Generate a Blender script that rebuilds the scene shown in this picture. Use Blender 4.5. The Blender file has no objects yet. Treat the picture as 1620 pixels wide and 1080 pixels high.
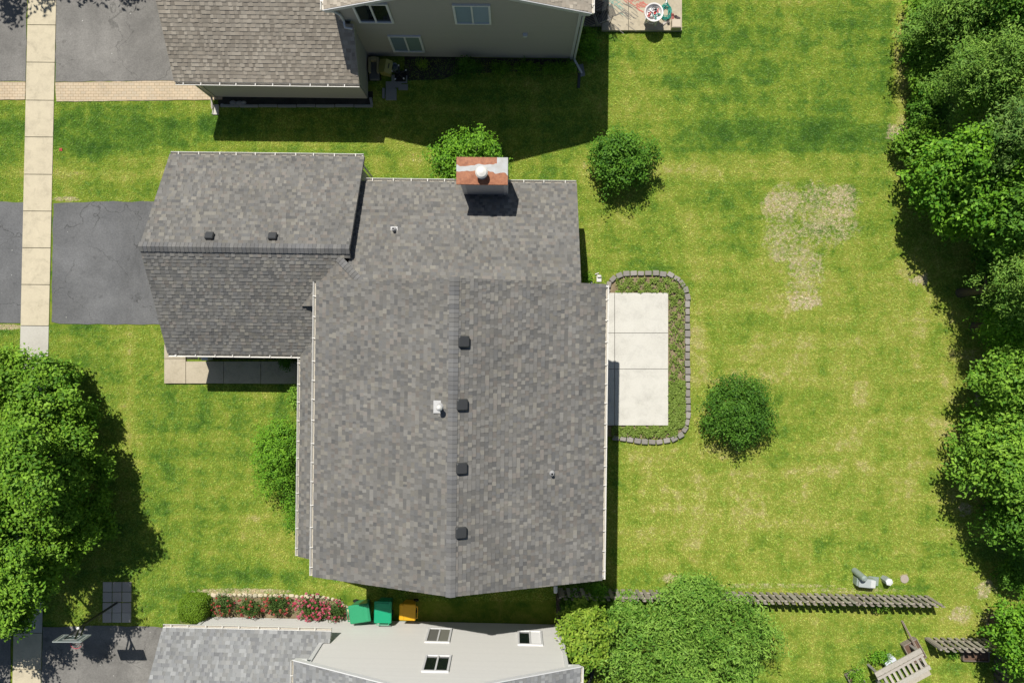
import bpy, math, random
import numpy as np
from mathutils import Vector

R = math.radians
scene = bpy.context.scene
COL = scene.collection
# ------------------------------------------------------------------ camera, sky, sun, exposure
H = 33.0                       # drone height in metres
K = 42.43 / 1620.0             # metres of ground per photo pixel
cam_d = bpy.data.cameras.new("camera"); cam_d.lens = 28.0; cam_d.sensor_width = 36.0
cam_d.clip_end = 500.0; cam_d.clip_start = 0.5
cam = bpy.data.objects.new("camera", cam_d); COL.objects.link(cam)
cam.location = (0, 0, H); scene.camera = cam
SX, SY = 0.21, -0.583         # horizontal travel of the sunlight per metre of fall
sun_l = bpy.data.lights.new("sun", 'SUN'); sun_l.energy = 4.7; sun_l.angle = R(0.5); sun_l.color = (1.0, 0.955, 0.88)
sun = bpy.data.objects.new("sun", sun_l); COL.objects.link(sun)
sun.rotation_mode = 'QUATERNION'
sun.rotation_quaternion = Vector((SX, SY, -1)).to_track_quat('-Z', 'Y'); sun.location = (-5, 18, 30)
world = bpy.data.worlds.new("World"); scene.world = world; world.use_nodes = True
wn = world.node_tree.nodes; wl = world.node_tree.links
bg = wn.get("Background") or wn.new("ShaderNodeBackground")
sky = wn.new("ShaderNodeTexSky"); sky.sky_type = 'NISHITA'; sky.sun_disc = False
sky.sun_elevation = math.atan(1 / math.hypot(SX, SY)); sky.sun_rotation = math.atan2(-SX, -SY)
wl.new(sky.outputs[0], bg.inputs[0]); bg.inputs[1].default_value = 0.057
scene.view_settings.view_transform = 'Standard'; scene.view_settings.look = 'None'
scene.view_settings.exposure = 0.0; scene.view_settings.gamma = 1.0
scene.render.engine = 'CYCLES'
scene.cycles.max_bounces = 6; scene.cycles.diffuse_bounces = 3; scene.cycles.glossy_bounces = 2
scene.cycles.transmission_bounces = 3; scene.cycles.transparent_max_bounces = 4

def G(px, py, z=0.0):
    """survey of the photograph: pixel at a known height above the lawn -> metres east, metres north"""
    s = (H - z) / H * K
    return ((px - 810) * s, (540 - py) * s)

# ------------------------------------------------------------------ materials
MATS = {}
def nodes(name):
    m = bpy.data.materials.new(name); m.use_nodes = True
    n = m.node_tree.nodes; l = m.node_tree.links
    b = n.get("Principled BSDF")
    MATS[name] = m
    return m, n, l, b
def N(n, t, **kw):
    x = n.new(t)
    for k, v in kw.items():
        if k == 'ins':
            for a, c in v.items(): x.inputs[a].default_value = c
        else: setattr(x, k, v)
    return x
def mixc(n, l, fac, a, b, mode='MIX'):
    x = n.new("ShaderNodeMix"); x.data_type = 'RGBA'; x.blend_type = mode
    for sock, val in ((x.inputs[0], fac), (x.inputs[6], a), (x.inputs[7], b)):
        if hasattr(val, 'links') or hasattr(val, 'is_linked'): l.new(val, sock)
        elif isinstance(val, (int, float)): sock.default_value = val
        else: sock.default_value = (*val, 1)
    return x.outputs[2]
def mth(n, l, op, a, b=None, c=None, clamp=False):
    x = n.new("ShaderNodeMath"); x.operation = op; x.use_clamp = clamp
    for i, val in enumerate((a, b, c)):
        if val is None: continue
        if hasattr(val, 'is_linked'): l.new(val, x.inputs[i])
        else: x.inputs[i].default_value = val
    return x.outputs[0]
def noise(n, l, vec, scale, detail=3.0, rough=0.55, dist=0.0):
    x = n.new("ShaderNodeTexNoise"); x.inputs['Scale'].default_value = scale
    x.inputs['Detail'].default_value = detail; x.inputs['Roughness'].default_value = rough
    x.inputs['Distortion'].default_value = dist
    if vec is not None: l.new(vec, x.inputs['Vector'])
    return x.outputs['Fac']
def ramp(n, l, fac, stops):
    x = n.new("ShaderNodeValToRGB"); e = x.color_ramp.elements
    while len(e) < len(stops): e.new(0.5)
    for i, (p, c) in enumerate(stops): e[i].position = p; e[i].color = (*c, 1)
    l.new(fac, x.inputs[0]); return x.outputs[0]
def attr_mat(name, rough=0.85, var=0.18, scale=25.0, spec=0.3, metal=0.0, bump=0.0, trans=0.0):
    """colour of each piece from its own colour attribute, broken up with grain"""
    m, n, l, b = nodes(name)
    a = N(n, "ShaderNodeAttribute", attribute_name="Col")
    tc = n.new("ShaderNodeTexCoord")
    f = noise(n, l, tc.outputs['Object'], scale, 4.0)
    g = mth(n, l, 'MULTIPLY_ADD', f, 2 * var, 1 - var)
    x = n.new("ShaderNodeVectorMath"); x.operation = 'SCALE'; l.new(a.outputs['Color'], x.inputs[0]); l.new(g, x.inputs['Scale'])
    l.new(x.outputs[0], b.inputs['Base Color'])
    b.inputs['Roughness'].default_value = rough; b.inputs['Metallic'].default_value = metal
    b.inputs['Specular IOR Level'].default_value = spec
    if bump:
        bp = n.new("ShaderNodeBump"); bp.inputs['Strength'].default_value = bump; bp.inputs['Distance'].default_value = 0.01
        l.new(f, bp.inputs['Height']); l.new(bp.outputs[0], b.inputs['Normal'])
    if trans:
        t = n.new("ShaderNodeBsdfTranslucent"); tm = mixc(n, l, 0.5, x.outputs[0], (0.13, 0.20, 0.01))
        l.new(tm, t.inputs['Color'])
        ms = n.new("ShaderNodeMixShader"); ms.inputs[0].default_value = trans
        out = n.get("Material Output"); l.new(b.outputs[0], ms.inputs[1]); l.new(t.outputs[0], ms.inputs[2]); l.new(ms.outputs[0], out.inputs[0])
    return m
attr_mat("shingle", 0.92, 0.24, 60.0, 0.2, bump=0.4)
_m = MATS["shingle"]; _n, _l = _m.node_tree.nodes, _m.node_tree.links; _b = _n.get("Principled BSDF")
_src = _b.inputs['Base Color'].links[0].from_socket; _tc = _n.new("ShaderNodeTexCoord")
_mp = _n.new("ShaderNodeMapping"); _mp.inputs['Scale'].default_value = (0.5, 0.5, 0.5); _l.new(_tc.outputs['Object'], _mp.inputs['Vector'])
_f = noise(_n, _l, _mp.outputs[0], 1.4, 5.0, 0.6)
_x = _n.new("ShaderNodeVectorMath"); _x.operation = 'SCALE'; _l.new(_src, _x.inputs[0]); _l.new(mth(_n, _l, 'MULTIPLY_ADD', _f, 0.5, 0.75), _x.inputs['Scale']); _l.new(_x.outputs[0], _b.inputs['Base Color'])
attr_mat("vinyl", 0.6, 0.04, 8.0, 0.35)
attr_mat("painted_metal", 0.4, 0.10, 12.0, 0.5)
attr_mat("weathered_wood", 0.9, 0.35, 22.0, 0.2, bump=0.5)
attr_mat("plastic", 0.38, 0.06, 10.0, 0.5)
attr_mat("cast_block", 0.95, 0.30, 30.0, 0.2, bump=0.6)
attr_mat("leaf", 0.55, 0.12, 5.0, 0.20, trans=0.22)
attr_mat("petal", 0.6, 0.15, 40.0, 0.3, trans=0.2)
attr_mat("bark", 0.95, 0.35, 14.0, 0.2, bump=0.8)
attr_mat("rubber", 0.75, 0.15, 20.0, 0.3)
m, n, l, b = nodes("glass_pane")
b.inputs['Base Color'].default_value = (0.012, 0.018, 0.018, 1); b.inputs['Roughness'].default_value = 0.04
b.inputs['Specular IOR Level'].default_value = 0.9

def simple_ground(name, cols, scales, rough=0.95, bump=0.3, pos=True):
    m, n, l, b = nodes(name)
    g = n.new("ShaderNodeNewGeometry"); v = g.outputs['Position']
    f1 = noise(n, l, v, scales[0], 4.0, 0.6); f2 = noise(n, l, v, scales[1], 3.0, 0.7)
    f = mth(n, l, 'ADD', mth(n, l, 'MULTIPLY', f1, 0.55), mth(n, l, 'MULTIPLY', f2, 0.45))
    c = ramp(n, l, f, cols)
    l.new(c, b.inputs['Base Color']); b.inputs['Roughness'].default_value = rough; b.inputs['Specular IOR Level'].default_value = 0.2
    bp = n.new("ShaderNodeBump"); bp.inputs['Strength'].default_value = bump; bp.inputs['Distance'].default_value = 0.01
    l.new(f2, bp.inputs['Height']); l.new(bp.outputs[0], b.inputs['Normal'])
    return m, n, l, b, v, c
simple_ground("concrete_cream", [(0.28, (0.44, 0.385, 0.27)), (0.42, (0.57, 0.505, 0.37)), (0.6, (0.62, 0.55, 0.40)), (0.75, (0.67, 0.60, 0.45))], (1.2, 18))
simple_ground("concrete_pale", [(0.3, (0.52, 0.505, 0.455)), (0.45, (0.62, 0.605, 0.545)), (0.6, (0.66, 0.645, 0.585)), (0.75, (0.69, 0.675, 0.615))], (1.1, 16))
simple_ground("concrete_tan", [(0.3, (0.40, 0.35, 0.25)), (0.5, (0.49, 0.43, 0.32)), (0.72, (0.55, 0.49, 0.37))], (0.8, 14))
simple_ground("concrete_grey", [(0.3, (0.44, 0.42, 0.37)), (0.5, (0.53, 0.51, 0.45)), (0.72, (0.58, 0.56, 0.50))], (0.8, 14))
simple_ground("soil", [(0.25, (0.12, 0.09, 0.05)), (0.5, (0.27, 0.21, 0.13)), (0.75, (0.45, 0.37, 0.24))], (2.5, 30), bump=1.0)
simple_ground("dark_mulch", [(0.25, (0.02, 0.02, 0.017)), (0.5, (0.05, 0.048, 0.04)), (0.8, (0.10, 0.095, 0.08))], (2.0, 40), bump=1.0)
simple_ground("joint_dark", [(0.2, (0.03, 0.028, 0.02)), (0.5, (0.05, 0.045, 0.03)), (0.8, (0.09, 0.08, 0.05))], (4.0, 50))
for _nm in ("concrete_cream", "concrete_pale", "concrete_tan"):
    _m = MATS[_nm]; _n, _l = _m.node_tree.nodes, _m.node_tree.links; _b = _n.get("Principled BSDF"); _src = _b.inputs['Base Color'].links[0].from_socket
    _g = _n.new("ShaderNodeNewGeometry"); _mr = _n.new("ShaderNodeMapRange"); _l.new(noise(_n, _l, _g.outputs['Position'], 2.3, 6, 0.7, 0.6), _mr.inputs[0])
    _mr.inputs[1].default_value = 0.30; _mr.inputs[2].default_value = 0.52; _mr.inputs[3].default_value = 0.89 if _nm == "concrete_pale" else 0.82; _mr.inputs[4].default_value = 1.03
    _x = _n.new("ShaderNodeVectorMath"); _x.operation = 'SCALE'; _l.new(_src, _x.inputs[0]); _l.new(_mr.outputs[0], _x.inputs['Scale']); _l.new(_x.outputs[0], _b.inputs['Base Color'])
def asphalt(name, lo, hi, crack):
    m, n, l, b, v, c = simple_ground(name, [(0.3, lo), (0.52, tuple((p + q) / 2 for p, q in zip(lo, hi))), (0.75, hi)], (0.7, 45), bump=0.5)
    # thin wandering cracks
    d = n.new("ShaderNodeTexNoise"); d.inputs['Scale'].default_value = 1.3; d.inputs['Detail'].default_value = 5; l.new(v, d.inputs['Vector'])
    sc = n.new("ShaderNodeVectorMath"); sc.operation = 'MULTIPLY_ADD'; l.new(d.outputs['Color'], sc.inputs[0]); sc.inputs[1].default_value = (1.6, 1.6, 0); l.new(v, sc.inputs[2])
    vo = n.new("ShaderNodeTexVoronoi"); vo.feature = 'DISTANCE_TO_EDGE'; vo.inputs['Scale'].default_value = 0.42; l.new(sc.outputs[0], vo.inputs['Vector'])
    mk = mth(n, l, 'LESS_THAN', vo.outputs['Distance'], 0.006)
    mask2 = mth(n, l, 'GREATER_THAN', noise(n, l, v, 0.6, 2), 0.47)
    mk = mth(n, l, 'MULTIPLY', mth(n, l, 'MULTIPLY', mk, mask2), crack)
    c2 = mixc(n, l, mk, c, (0.045, 0.045, 0.042))
    # pale grit
    vg = n.new("ShaderNodeTexVoronoi"); vg.inputs['Scale'].default_value = 2.6; l.new(v, vg.inputs['Vector'])
    gm = mth(n, l, 'LESS_THAN', vg.outputs['Distance'], 0.055)
    gm = mth(n, l, 'MULTIPLY', gm, mth(n, l, 'GREATER_THAN', noise(n, l, v, 0.5, 1), 0.55))
    c3 = mixc(n, l, gm, c2, (0.45, 0.45, 0.42))
    st = n.new("ShaderNodeMapRange"); l.new(noise(n, l, v, 0.35, 5, 0.65, 0.8), st.inputs[0]); st.inputs[1].default_value = 0.35; st.inputs[2].default_value = 0.65; st.inputs[3].default_value = 0.80; st.inputs[4].default_value = 1.18
    sp_ = n.new("ShaderNodeMapRange"); l.new(noise(n, l, v, 1.9, 2, 0.5), sp_.inputs[0]); sp_.inputs[1].default_value = 0.66; sp_.inputs[2].default_value = 0.74; sp_.inputs[3].default_value = 1.0; sp_.inputs[4].default_value = 0.78
    gr_ = mth(n, l, 'MULTIPLY_ADD', noise(n, l, v, 16.0, 4, 0.85), 1.1, 0.45)
    xx = n.new("ShaderNodeVectorMath"); xx.operation = 'SCALE'; l.new(c3, xx.inputs[0]); l.new(mth(n, l, 'MULTIPLY', mth(n, l, 'MULTIPLY', st.outputs[0], sp_.outputs[0]), gr_), xx.inputs['Scale'])
    l.new(xx.outputs[0], b.inputs['Base Color'])
asphalt("asphalt_main", (0.130, 0.133, 0.137), (0.185, 0.187, 0.187), 0.5)
asphalt("asphalt_worn", (0.16, 0.155, 0.145), (0.28, 0.27, 0.25), 0.35)
m, n, l, b, v, c = simple_ground("brick_paving", [(0.3, (0.5, 0.42, 0.30)), (0.5, (0.58, 0.49, 0.36)), (0.75, (0.66, 0.57, 0.43))], (1.5, 20))
br = n.new("ShaderNodeTexBrick"); l.new(v, br.inputs['Vector'])
br.inputs['Scale'].default_value = 1.0; br.inputs['Brick Width'].default_value = 0.21; br.inputs['Row Height'].default_value = 0.115
br.inputs['Mortar Size'].default_value = 0.008; br.inputs['Color1'].default_value = (0.9, 0.9, 0.9, 1); br.inputs['Color2'].default_value = (1.05, 1.0, 0.95, 1)
br.inputs['Mortar'].default_value = (0.62, 0.55, 0.46, 1)
l.new(mixc(n, l, 1.0, c, br.outputs['Color'], 'MULTIPLY'), b.inputs['Base Color'])

# lawn colour, shared by the turf sheet and the grass blades
def lawn_nodes(n, l):
    g = n.new("ShaderNodeNewGeometry"); v = g.outputs['Position']
    sep = n.new("ShaderNodeSeparateXYZ"); l.new(v, sep.inputs[0]); X, Y = sep.outputs[0], sep.outputs[1]
    mp = n.new("ShaderNodeMapping"); mp.inputs['Scale'].default_value = (0.10, 1.25, 0); l.new(v, mp.inputs['Vector'])
    mp2 = n.new("ShaderNodeMapping"); mp2.inputs['Scale'].default_value = (1.1, 0.09, 0); l.new(v, mp2.inputs['Vector'])
    flat = n.new("ShaderNodeMapping"); flat.inputs['Scale'].default_value = (1, 1, 0); l.new(v, flat.inputs['Vector'])
    P = flat.outputs[0]
    a = noise(n, l, P, 0.30, 2.0, 0.5); b_ = noise(n, l, P, 1.1, 4.0, 0.65, 0.6); c = noise(n, l, P, 4.0, 5.0, 0.75, 0.5)
    d = noise(n, l, mp.outputs[0], 1.3, 2.0); e = noise(n, l, mp2.outputs[0], 1.0, 2.0)
    t = mth(n, l, 'MULTIPLY', mth(n, l, 'SUBTRACT', a, 0.5), 0.55)
    for s, w in ((b_, 1.0), (c, 0.85), (d, 0.60), (e, 0.45)):
        t = mth(n, l, 'ADD', t, mth(n, l, 'MULTIPLY', mth(n, l, 'SUBTRACT', s, 0.5), w))
    t = mth(n, l, 'ADD', t, 0.47)
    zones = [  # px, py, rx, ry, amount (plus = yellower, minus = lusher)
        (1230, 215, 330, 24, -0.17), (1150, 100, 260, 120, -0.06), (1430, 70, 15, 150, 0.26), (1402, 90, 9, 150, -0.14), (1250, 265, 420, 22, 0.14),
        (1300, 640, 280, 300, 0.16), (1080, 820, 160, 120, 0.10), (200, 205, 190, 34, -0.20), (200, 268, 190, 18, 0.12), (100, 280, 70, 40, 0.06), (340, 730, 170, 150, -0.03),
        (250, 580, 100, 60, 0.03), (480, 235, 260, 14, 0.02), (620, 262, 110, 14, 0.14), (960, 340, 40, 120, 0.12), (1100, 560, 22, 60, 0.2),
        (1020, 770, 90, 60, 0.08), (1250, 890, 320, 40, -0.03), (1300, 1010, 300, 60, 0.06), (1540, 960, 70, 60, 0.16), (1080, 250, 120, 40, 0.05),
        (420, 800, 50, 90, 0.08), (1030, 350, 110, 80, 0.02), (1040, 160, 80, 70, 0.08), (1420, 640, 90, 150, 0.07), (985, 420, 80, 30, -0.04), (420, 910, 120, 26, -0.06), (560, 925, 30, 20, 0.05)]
    wv = n.new("ShaderNodeTexNoise"); wv.inputs['Scale'].default_value = 0.9; wv.inputs['Detail'].default_value = 4; wv.inputs['Roughness'].default_value = 0.65; l.new(P, wv.inputs['Vector'])
    ws = n.new("ShaderNodeSeparateColor"); l.new(wv.outputs['Color'], ws.inputs[0])
    X0, Y0 = X, Y; XW = mth(n, l, 'MULTIPLY_ADD', ws.outputs[0], 1.5, mth(n, l, 'SUBTRACT', X0, 0.75)); YW = mth(n, l, 'MULTIPLY_ADD', ws.outputs[1], 1.5, mth(n, l, 'SUBTRACT', Y0, 0.75))
    def zone(px, py, rx, ry, lo=0.30, hi=1.8, warp=False):
        X, Y = (XW, YW) if warp else (X0, Y0)
        x0, y0 = G(px, py)
        u = mth(n, l, 'DIVIDE', mth(n, l, 'SUBTRACT', X, x0), rx * K); w = mth(n, l, 'DIVIDE', mth(n, l, 'SUBTRACT', Y, y0), ry * K)
        r = mth(n, l, 'ADD', mth(n, l, 'POWER', mth(n, l, 'ABSOLUTE', u), 2.0), mth(n, l, 'POWER', mth(n, l, 'ABSOLUTE', w), 2.0))
        q = n.new("ShaderNodeMapRange"); q.interpolation_type = 'SMOOTHSTEP'
        l.new(r, q.inputs[0]); q.inputs[1].default_value = lo; q.inputs[2].default_value = hi; q.inputs[3].default_value = 1; q.inputs[4].default_value = 0
        return q.outputs[0]
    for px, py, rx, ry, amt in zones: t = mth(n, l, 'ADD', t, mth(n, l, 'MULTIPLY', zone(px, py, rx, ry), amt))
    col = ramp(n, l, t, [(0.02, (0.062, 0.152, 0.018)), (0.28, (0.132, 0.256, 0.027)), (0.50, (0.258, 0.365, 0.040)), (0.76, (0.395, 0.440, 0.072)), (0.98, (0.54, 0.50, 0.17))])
    # worn, straw-coloured patches
    dn = mth(n, l, 'ADD', mth(n, l, 'MULTIPLY', noise(n, l, P, 1.3, 4, 0.7), 0.9), mth(n, l, 'MULTIPLY', mth(n, l, 'SUBTRACT', noise(n, l, P, 6.0, 4, 0.8), 0.40), 2.2))
    dry = None
    for px, py, rx, ry, k in ((1240, 325, 36, 34, 1.0), (1325, 322, 34, 34, 1.0), (1285, 345, 90, 62, 0.85), (1250, 385, 50, 40, 0.85), (1272, 430, 34, 62, 0.85), (1276, 474, 26, 20, 1.1), (1455, 443, 13, 8, 1.4),
                              (1552, 640, 8, 30, 1.1), (1520, 972, 22, 14, 0.95), (1573, 978, 20, 10, 0.95), (1430, 914, 9, 8, 1.1), (1560, 932, 22, 10, 1.0),
                              (1527, 805, 14, 12, 1.1), (1530, 770, 14, 16, 1.0), (1065, 912, 20, 12, 0.95), (1215, 926, 130, 5, 0.75), (1360, 933, 100, 5, 0.75), (1430, 208, 30, 16, 1.05), (380, 935, 90, 6, 1.1),
                              (1560, 575, 16, 22, 0.85), (10, 517, 30, 5, 1.2), (105, 315, 24, 5, 0.9)):
        z = mth(n, l, 'MULTIPLY', zone(px, py, rx, ry, 0.3, 1.6, ry > 7), k)
        dry = z if dry is None else mth(n, l, 'MAXIMUM', dry, z)
    dm = n.new("ShaderNodeMapRange"); l.new(mth(n, l, 'MULTIPLY', dry, dn), dm.inputs[0]); dm.inputs[1].default_value = 0.42; dm.inputs[2].default_value = 0.86
    col = mixc(n, l, dm.outputs[0], col, (0.62, 0.53, 0.30))
    return col, P
m, n, l, b = nodes("turf")
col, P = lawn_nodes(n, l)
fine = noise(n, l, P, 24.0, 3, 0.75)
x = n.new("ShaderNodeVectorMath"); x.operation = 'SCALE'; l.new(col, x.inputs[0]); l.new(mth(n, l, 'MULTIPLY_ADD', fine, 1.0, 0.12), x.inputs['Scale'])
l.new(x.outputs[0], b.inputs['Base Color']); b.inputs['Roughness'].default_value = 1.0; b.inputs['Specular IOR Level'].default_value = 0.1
m, n, l, b = nodes("grass_blade")
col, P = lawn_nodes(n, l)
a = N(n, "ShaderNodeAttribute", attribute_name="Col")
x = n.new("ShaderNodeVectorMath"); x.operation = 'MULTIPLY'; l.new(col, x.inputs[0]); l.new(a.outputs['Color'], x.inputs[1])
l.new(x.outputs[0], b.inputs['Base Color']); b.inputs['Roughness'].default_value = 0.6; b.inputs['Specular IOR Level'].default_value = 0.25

# galvanised chimney cover with rust along both long edges
m, n, l, b = nodes("rusted_cover")
tc = n.new("ShaderNodeTexCoord"); sp = n.new("ShaderNodeSeparateXYZ"); l.new(tc.outputs['Object'], sp.inputs[0])
wob = mth(n, l, 'MULTIPLY', mth(n, l, 'SUBTRACT', noise(n, l, tc.outputs['Object'], 1.5, 2), 0.5), 0.5)
yy = mth(n, l, 'ADD', sp.outputs[1], wob)
south_r = mth(n, l, 'LESS_THAN', yy, -0.04)
north_r = mth(n, l, 'MULTIPLY', mth(n, l, 'GREATER_THAN', yy, 0.20), mth(n, l, 'LESS_THAN', sp.outputs[0], 0.52))
rf = mth(n, l, 'MAXIMUM', south_r, north_r)
rc = ramp(n, l, noise(n, l, tc.outputs['Object'], 9, 4), [(0.3, (0.26, 0.085, 0.035)), (0.6, (0.40, 0.15, 0.065)), (0.8, (0.46, 0.20, 0.09))])
gc = ramp(n, l, noise(n, l, tc.outputs['Object'], 4, 3), [(0.3, (0.42, 0.42, 0.39)), (0.7, (0.52, 0.54, 0.55))])
l.new(mixc(n, l, rf, gc, rc), b.inputs['Base Color']); b.inputs['Roughness'].default_value = 0.6; b.inputs['Metallic'].default_value = 0.0

# ------------------------------------------------------------------ mesh builder
class MB:
    def __init__(s): s.v = []; s.f = []; s.c = []
    def face(s, pts, col):
        i = len(s.v); s.v.extend([tuple(p) for p in pts]); s.f.append(tuple(range(i, i + len(pts)))); s.c.extend([col] * len(pts))
    def box(s, cx, cy, cz, sx, sy, sz, col, rz=0.0, taper=1.0, bev=0.0):
        """box whose base centre is cx,cy,cz; taper scales the bottom"""
        c, n_ = math.cos(rz), math.sin(rz)
        i = len(s.v)
        if bev > 0:
            rings = [(0, taper, bev * 0.0), (sz - bev, 1.0, 0), (sz, 1.0, bev)]
            seg = []
            for (z, t, ins) in rings:
                hx, hy = sx / 2 * t - ins, sy / 2 * t - ins; k = min(bev * 1.6, hx, hy)
                for (qx, qy) in ((1, 1), (-1, 1), (-1, -1), (1, -1)):
                    pts = [(qx * hx, qy * (hy - k)), (qx * (hx - 0.3 * k), qy * (hy - 0.3 * k)), (qx * (hx - k), qy * hy)]
                    if qx * qy < 0: pts = pts[::-1]
                    seg.extend([(px * c - py * n_ + cx, px * n_ + py * c + cy, cz + z) for px, py in pts])
            s.v.extend(seg); s.c.extend([col] * len(seg)); m_ = 12
            for r_ in range(2):
                for k in range(m_):
                    a0 = i + r_ * m_ + k; a1 = i + r_ * m_ + (k + 1) % m_
                    s.f.append((a0, a1, a1 + m_, a0 + m_))
            s.f.append(tuple(i + 2 * m_ + k for k in range(m_))); s.f.append(tuple(i + k for k in reversed(range(m_))))
            return
        for z, t in ((0, taper), (sz, 1.0)):
            for qx, qy in ((-1, -1), (1, -1), (1, 1), (-1, 1)):
                px, py = qx * sx / 2 * t, qy * sy / 2 * t
                s.v.append((px * c - py * n_ + cx, px * n_ + py * c + cy, cz + z)); s.c.append(col)
        for q in ((0, 3, 2, 1), (4, 5, 6, 7), (0, 1, 5, 4), (1, 2, 6, 5), (2, 3, 7, 6), (3, 0, 4, 7)): s.f.append(tuple(i + k for k in q))
    def bar(s, a, b_, w, h, col, up=(0, 0, 1)):
        """rectangular bar from a to b (centre line), w across, h along up"""
        a, b_ = Vector(a), Vector(b_); d = (b_ - a).normalized(); u = Vector(up)
        if abs(d.dot(u)) > 0.98: u = Vector((0, 1, 0))
        side = d.cross(u).normalized(); u = side.cross(d).normalized()
        i = len(s.v)
        for p in (a, b_):
            for q, r in ((-1, -1), (1, -1), (1, 1), (-1, 1)):
                s.v.append(tuple(p + side * (q * w / 2) + u * (r * h / 2))); s.c.append(col)
        for q in ((3, 2, 1, 0), (4, 5, 6, 7), (0, 1, 5, 4), (1, 2, 6, 5), (2, 3, 7, 6), (3, 0, 4, 7)): s.f.append(tuple(i + k for k in q))
    def tube(s, pts, rad, col, seg=10, cap=True):
        pts = [Vector(p) for p in pts]; n_ = len(pts)
        if not hasattr(rad, '__len__'): rad = [rad] * n_
        i = len(s.v); prev = None
        for k, p in enumerate(pts):
            d = (pts[min(k + 1, n_ - 1)] - pts[max(k - 1, 0)]).normalized()
            if prev is None: u = d.orthogonal().normalized()
            else:
                u = prev - d * prev.dot(d)
                u = u.normalized() if u.length > 1e-4 else d.orthogonal().normalized()
            prev = u; w = d.cross(u)
            for j in range(seg):
                a = 2 * math.pi * j / seg
                s.v.append(tuple(p + (u * math.cos(a) + w * math.sin(a)) * rad[k])); s.c.append(col)
        for k in range(n_ - 1):
            for j in range(seg):
                a0 = i + k * seg + j; a1 = i + k * seg + (j + 1) % seg
                s.f.append((a0, a1, a1 + seg, a0 + seg))
        if cap:
            s.f.append(tuple(i + j for j in reversed(range(seg)))); s.f.append(tuple(i + (n_ - 1) * seg + j for j in range(seg)))
    def ring(s, c, r, t, col, seg=28, a0=0, a1=360, tseg=6):
        pts = []
        full = (a1 - a0) >= 360
        m_ = seg if full else seg + 1
        i = len(s.v)
        for k in range(m_):
            a = R(a0 + (a1 - a0) * k / seg)
            for j in range(tseg):
                b_ = 2 * math.pi * j / tseg; rr = r + t * math.cos(b_)
                s.v.append((c[0] + rr * math.cos(a), c[1] + rr * math.sin(a), c[2] + t * math.sin(b_))); s.c.append(col)
        for k in range(seg):
            for j in range(tseg):
                k2 = (k + 1) % m_; a = i + k * tseg + j; b2 = i + k * tseg + (j + 1) % tseg; c2 = i + k2 * tseg + (j + 1) % tseg; d = i + k2 * tseg + j
                s.f.append((a, b2, c2, d))
    def lathe(s, c, prof, col, seg=20, cols=None):
        i = len(s.v)
        for k, (r, z) in enumerate(prof):
            for j in range(seg):
                a = 2 * math.pi * j / seg
                s.v.append((c[0] + r * math.cos(a), c[1] + r * math.sin(a), c[2] + z)); s.c.append(cols[k] if cols else col)
        for k in range(len(prof) - 1):
            for j in range(seg):
                a0 = i + k * seg + j; a1 = i + k * seg + (j + 1) % seg
                s.f.append((a0, a1, a1 + seg, a0 + seg))
        s.f.append(tuple(i + j for j in reversed(range(seg)))); s.f.append(tuple(i + (len(prof) - 1) * seg + j for j in range(seg)))
    def prism(s, poly, z0, z1, col):
        i = len(s.v); n_ = len(poly)
        for z in (z0, z1):
            for p in poly: s.v.append((p[0], p[1], z)); s.c.append(col)
        s.f.append(tuple(i + k for k in reversed(range(n_)))); s.f.append(tuple(i + n_ + k for k in range(n_)))
        for k in range(n_): s.f.append((i + k, i + (k + 1) % n_, i + n_ + (k + 1) % n_, i + n_ + k))
    def build(s, name, mat, parent=None, off=(0, 0, 0), smooth=False):
        me = bpy.data.meshes.new(name)
        v = [(p[0] - off[0], p[1] - off[1], p[2] - off[2]) for p in s.v]
        me.from_pydata(v, [], s.f); me.materials.append(MATS[mat])
        ca = me.color_attributes.new("Col", 'FLOAT_COLOR', 'POINT')
        arr = np.ones((len(v), 4), dtype=np.float32); arr[:, :3] = np.array([c[:3] for c in s.c], dtype=np.float32).reshape(-1, 3)
        ca.data.foreach_set("color", arr.ravel())
        if smooth: me.polygons.foreach_set("use_smooth", [True] * len(me.polygons))
        me.update()
        o = bpy.data.objects.new(name, me); COL.objects.link(o)
        if parent: o.parent = parent
        return o
def np_mesh(name, V, F, C, mat, parent=None):
    """V (n,3), F (m,k) with one k, C (n,3)"""
    me = bpy.data.meshes.new(name); nv, nf, k = len(V), len(F), F.shape[1]
    me.vertices.add(nv); me.vertices.foreach_set("co", V.astype(np.float32).ravel())
    me.loops.add(nf * k); me.loops.foreach_set("vertex_index", F.astype(np.int32).ravel())
    me.polygons.add(nf); me.polygons.foreach_set("loop_start", np.arange(0, nf * k, k, dtype=np.int32))
    me.update(calc_edges=True); me.materials.append(MATS[mat])
    ca = me.color_attributes.new("Col", 'FLOAT_COLOR', 'POINT')
    A = np.ones((nv, 4), dtype=np.float32); A[:, :3] = C; ca.data.foreach_set("color", A.ravel())
    o = bpy.data.objects.new(name, me); COL.objects.link(o)
    if parent: o.parent = parent
    return o
def tag(o, label=None, cat=None, group=None, kind=None):
    if label: o['label'] = label
    if cat: o['category'] = cat
    if group: o['group'] = group
    if kind: o['kind'] = kind
    return o
def thing(name, label, cat, loc=(0, 0, 0), rotz=0.0, group=None):
    o = bpy.data.objects.new(name, None); COL.objects.link(o); o.empty_display_size = 0.3
    o.location = loc; o.rotation_euler = (0, 0, rotz)
    return tag(o, label, cat, group)
def copy_tree(o, parent=None):
    c = o.copy(); COL.objects.link(c); c.parent = parent
    for ch in list(o.children): copy_tree(ch, c)
    return c
def jit(col, rnd, a):
    k = 1 + rnd.uniform(-a, a); return tuple(max(0, x * k * (1 + rnd.uniform(-a, a) * 0.15)) for x in col)

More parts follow.
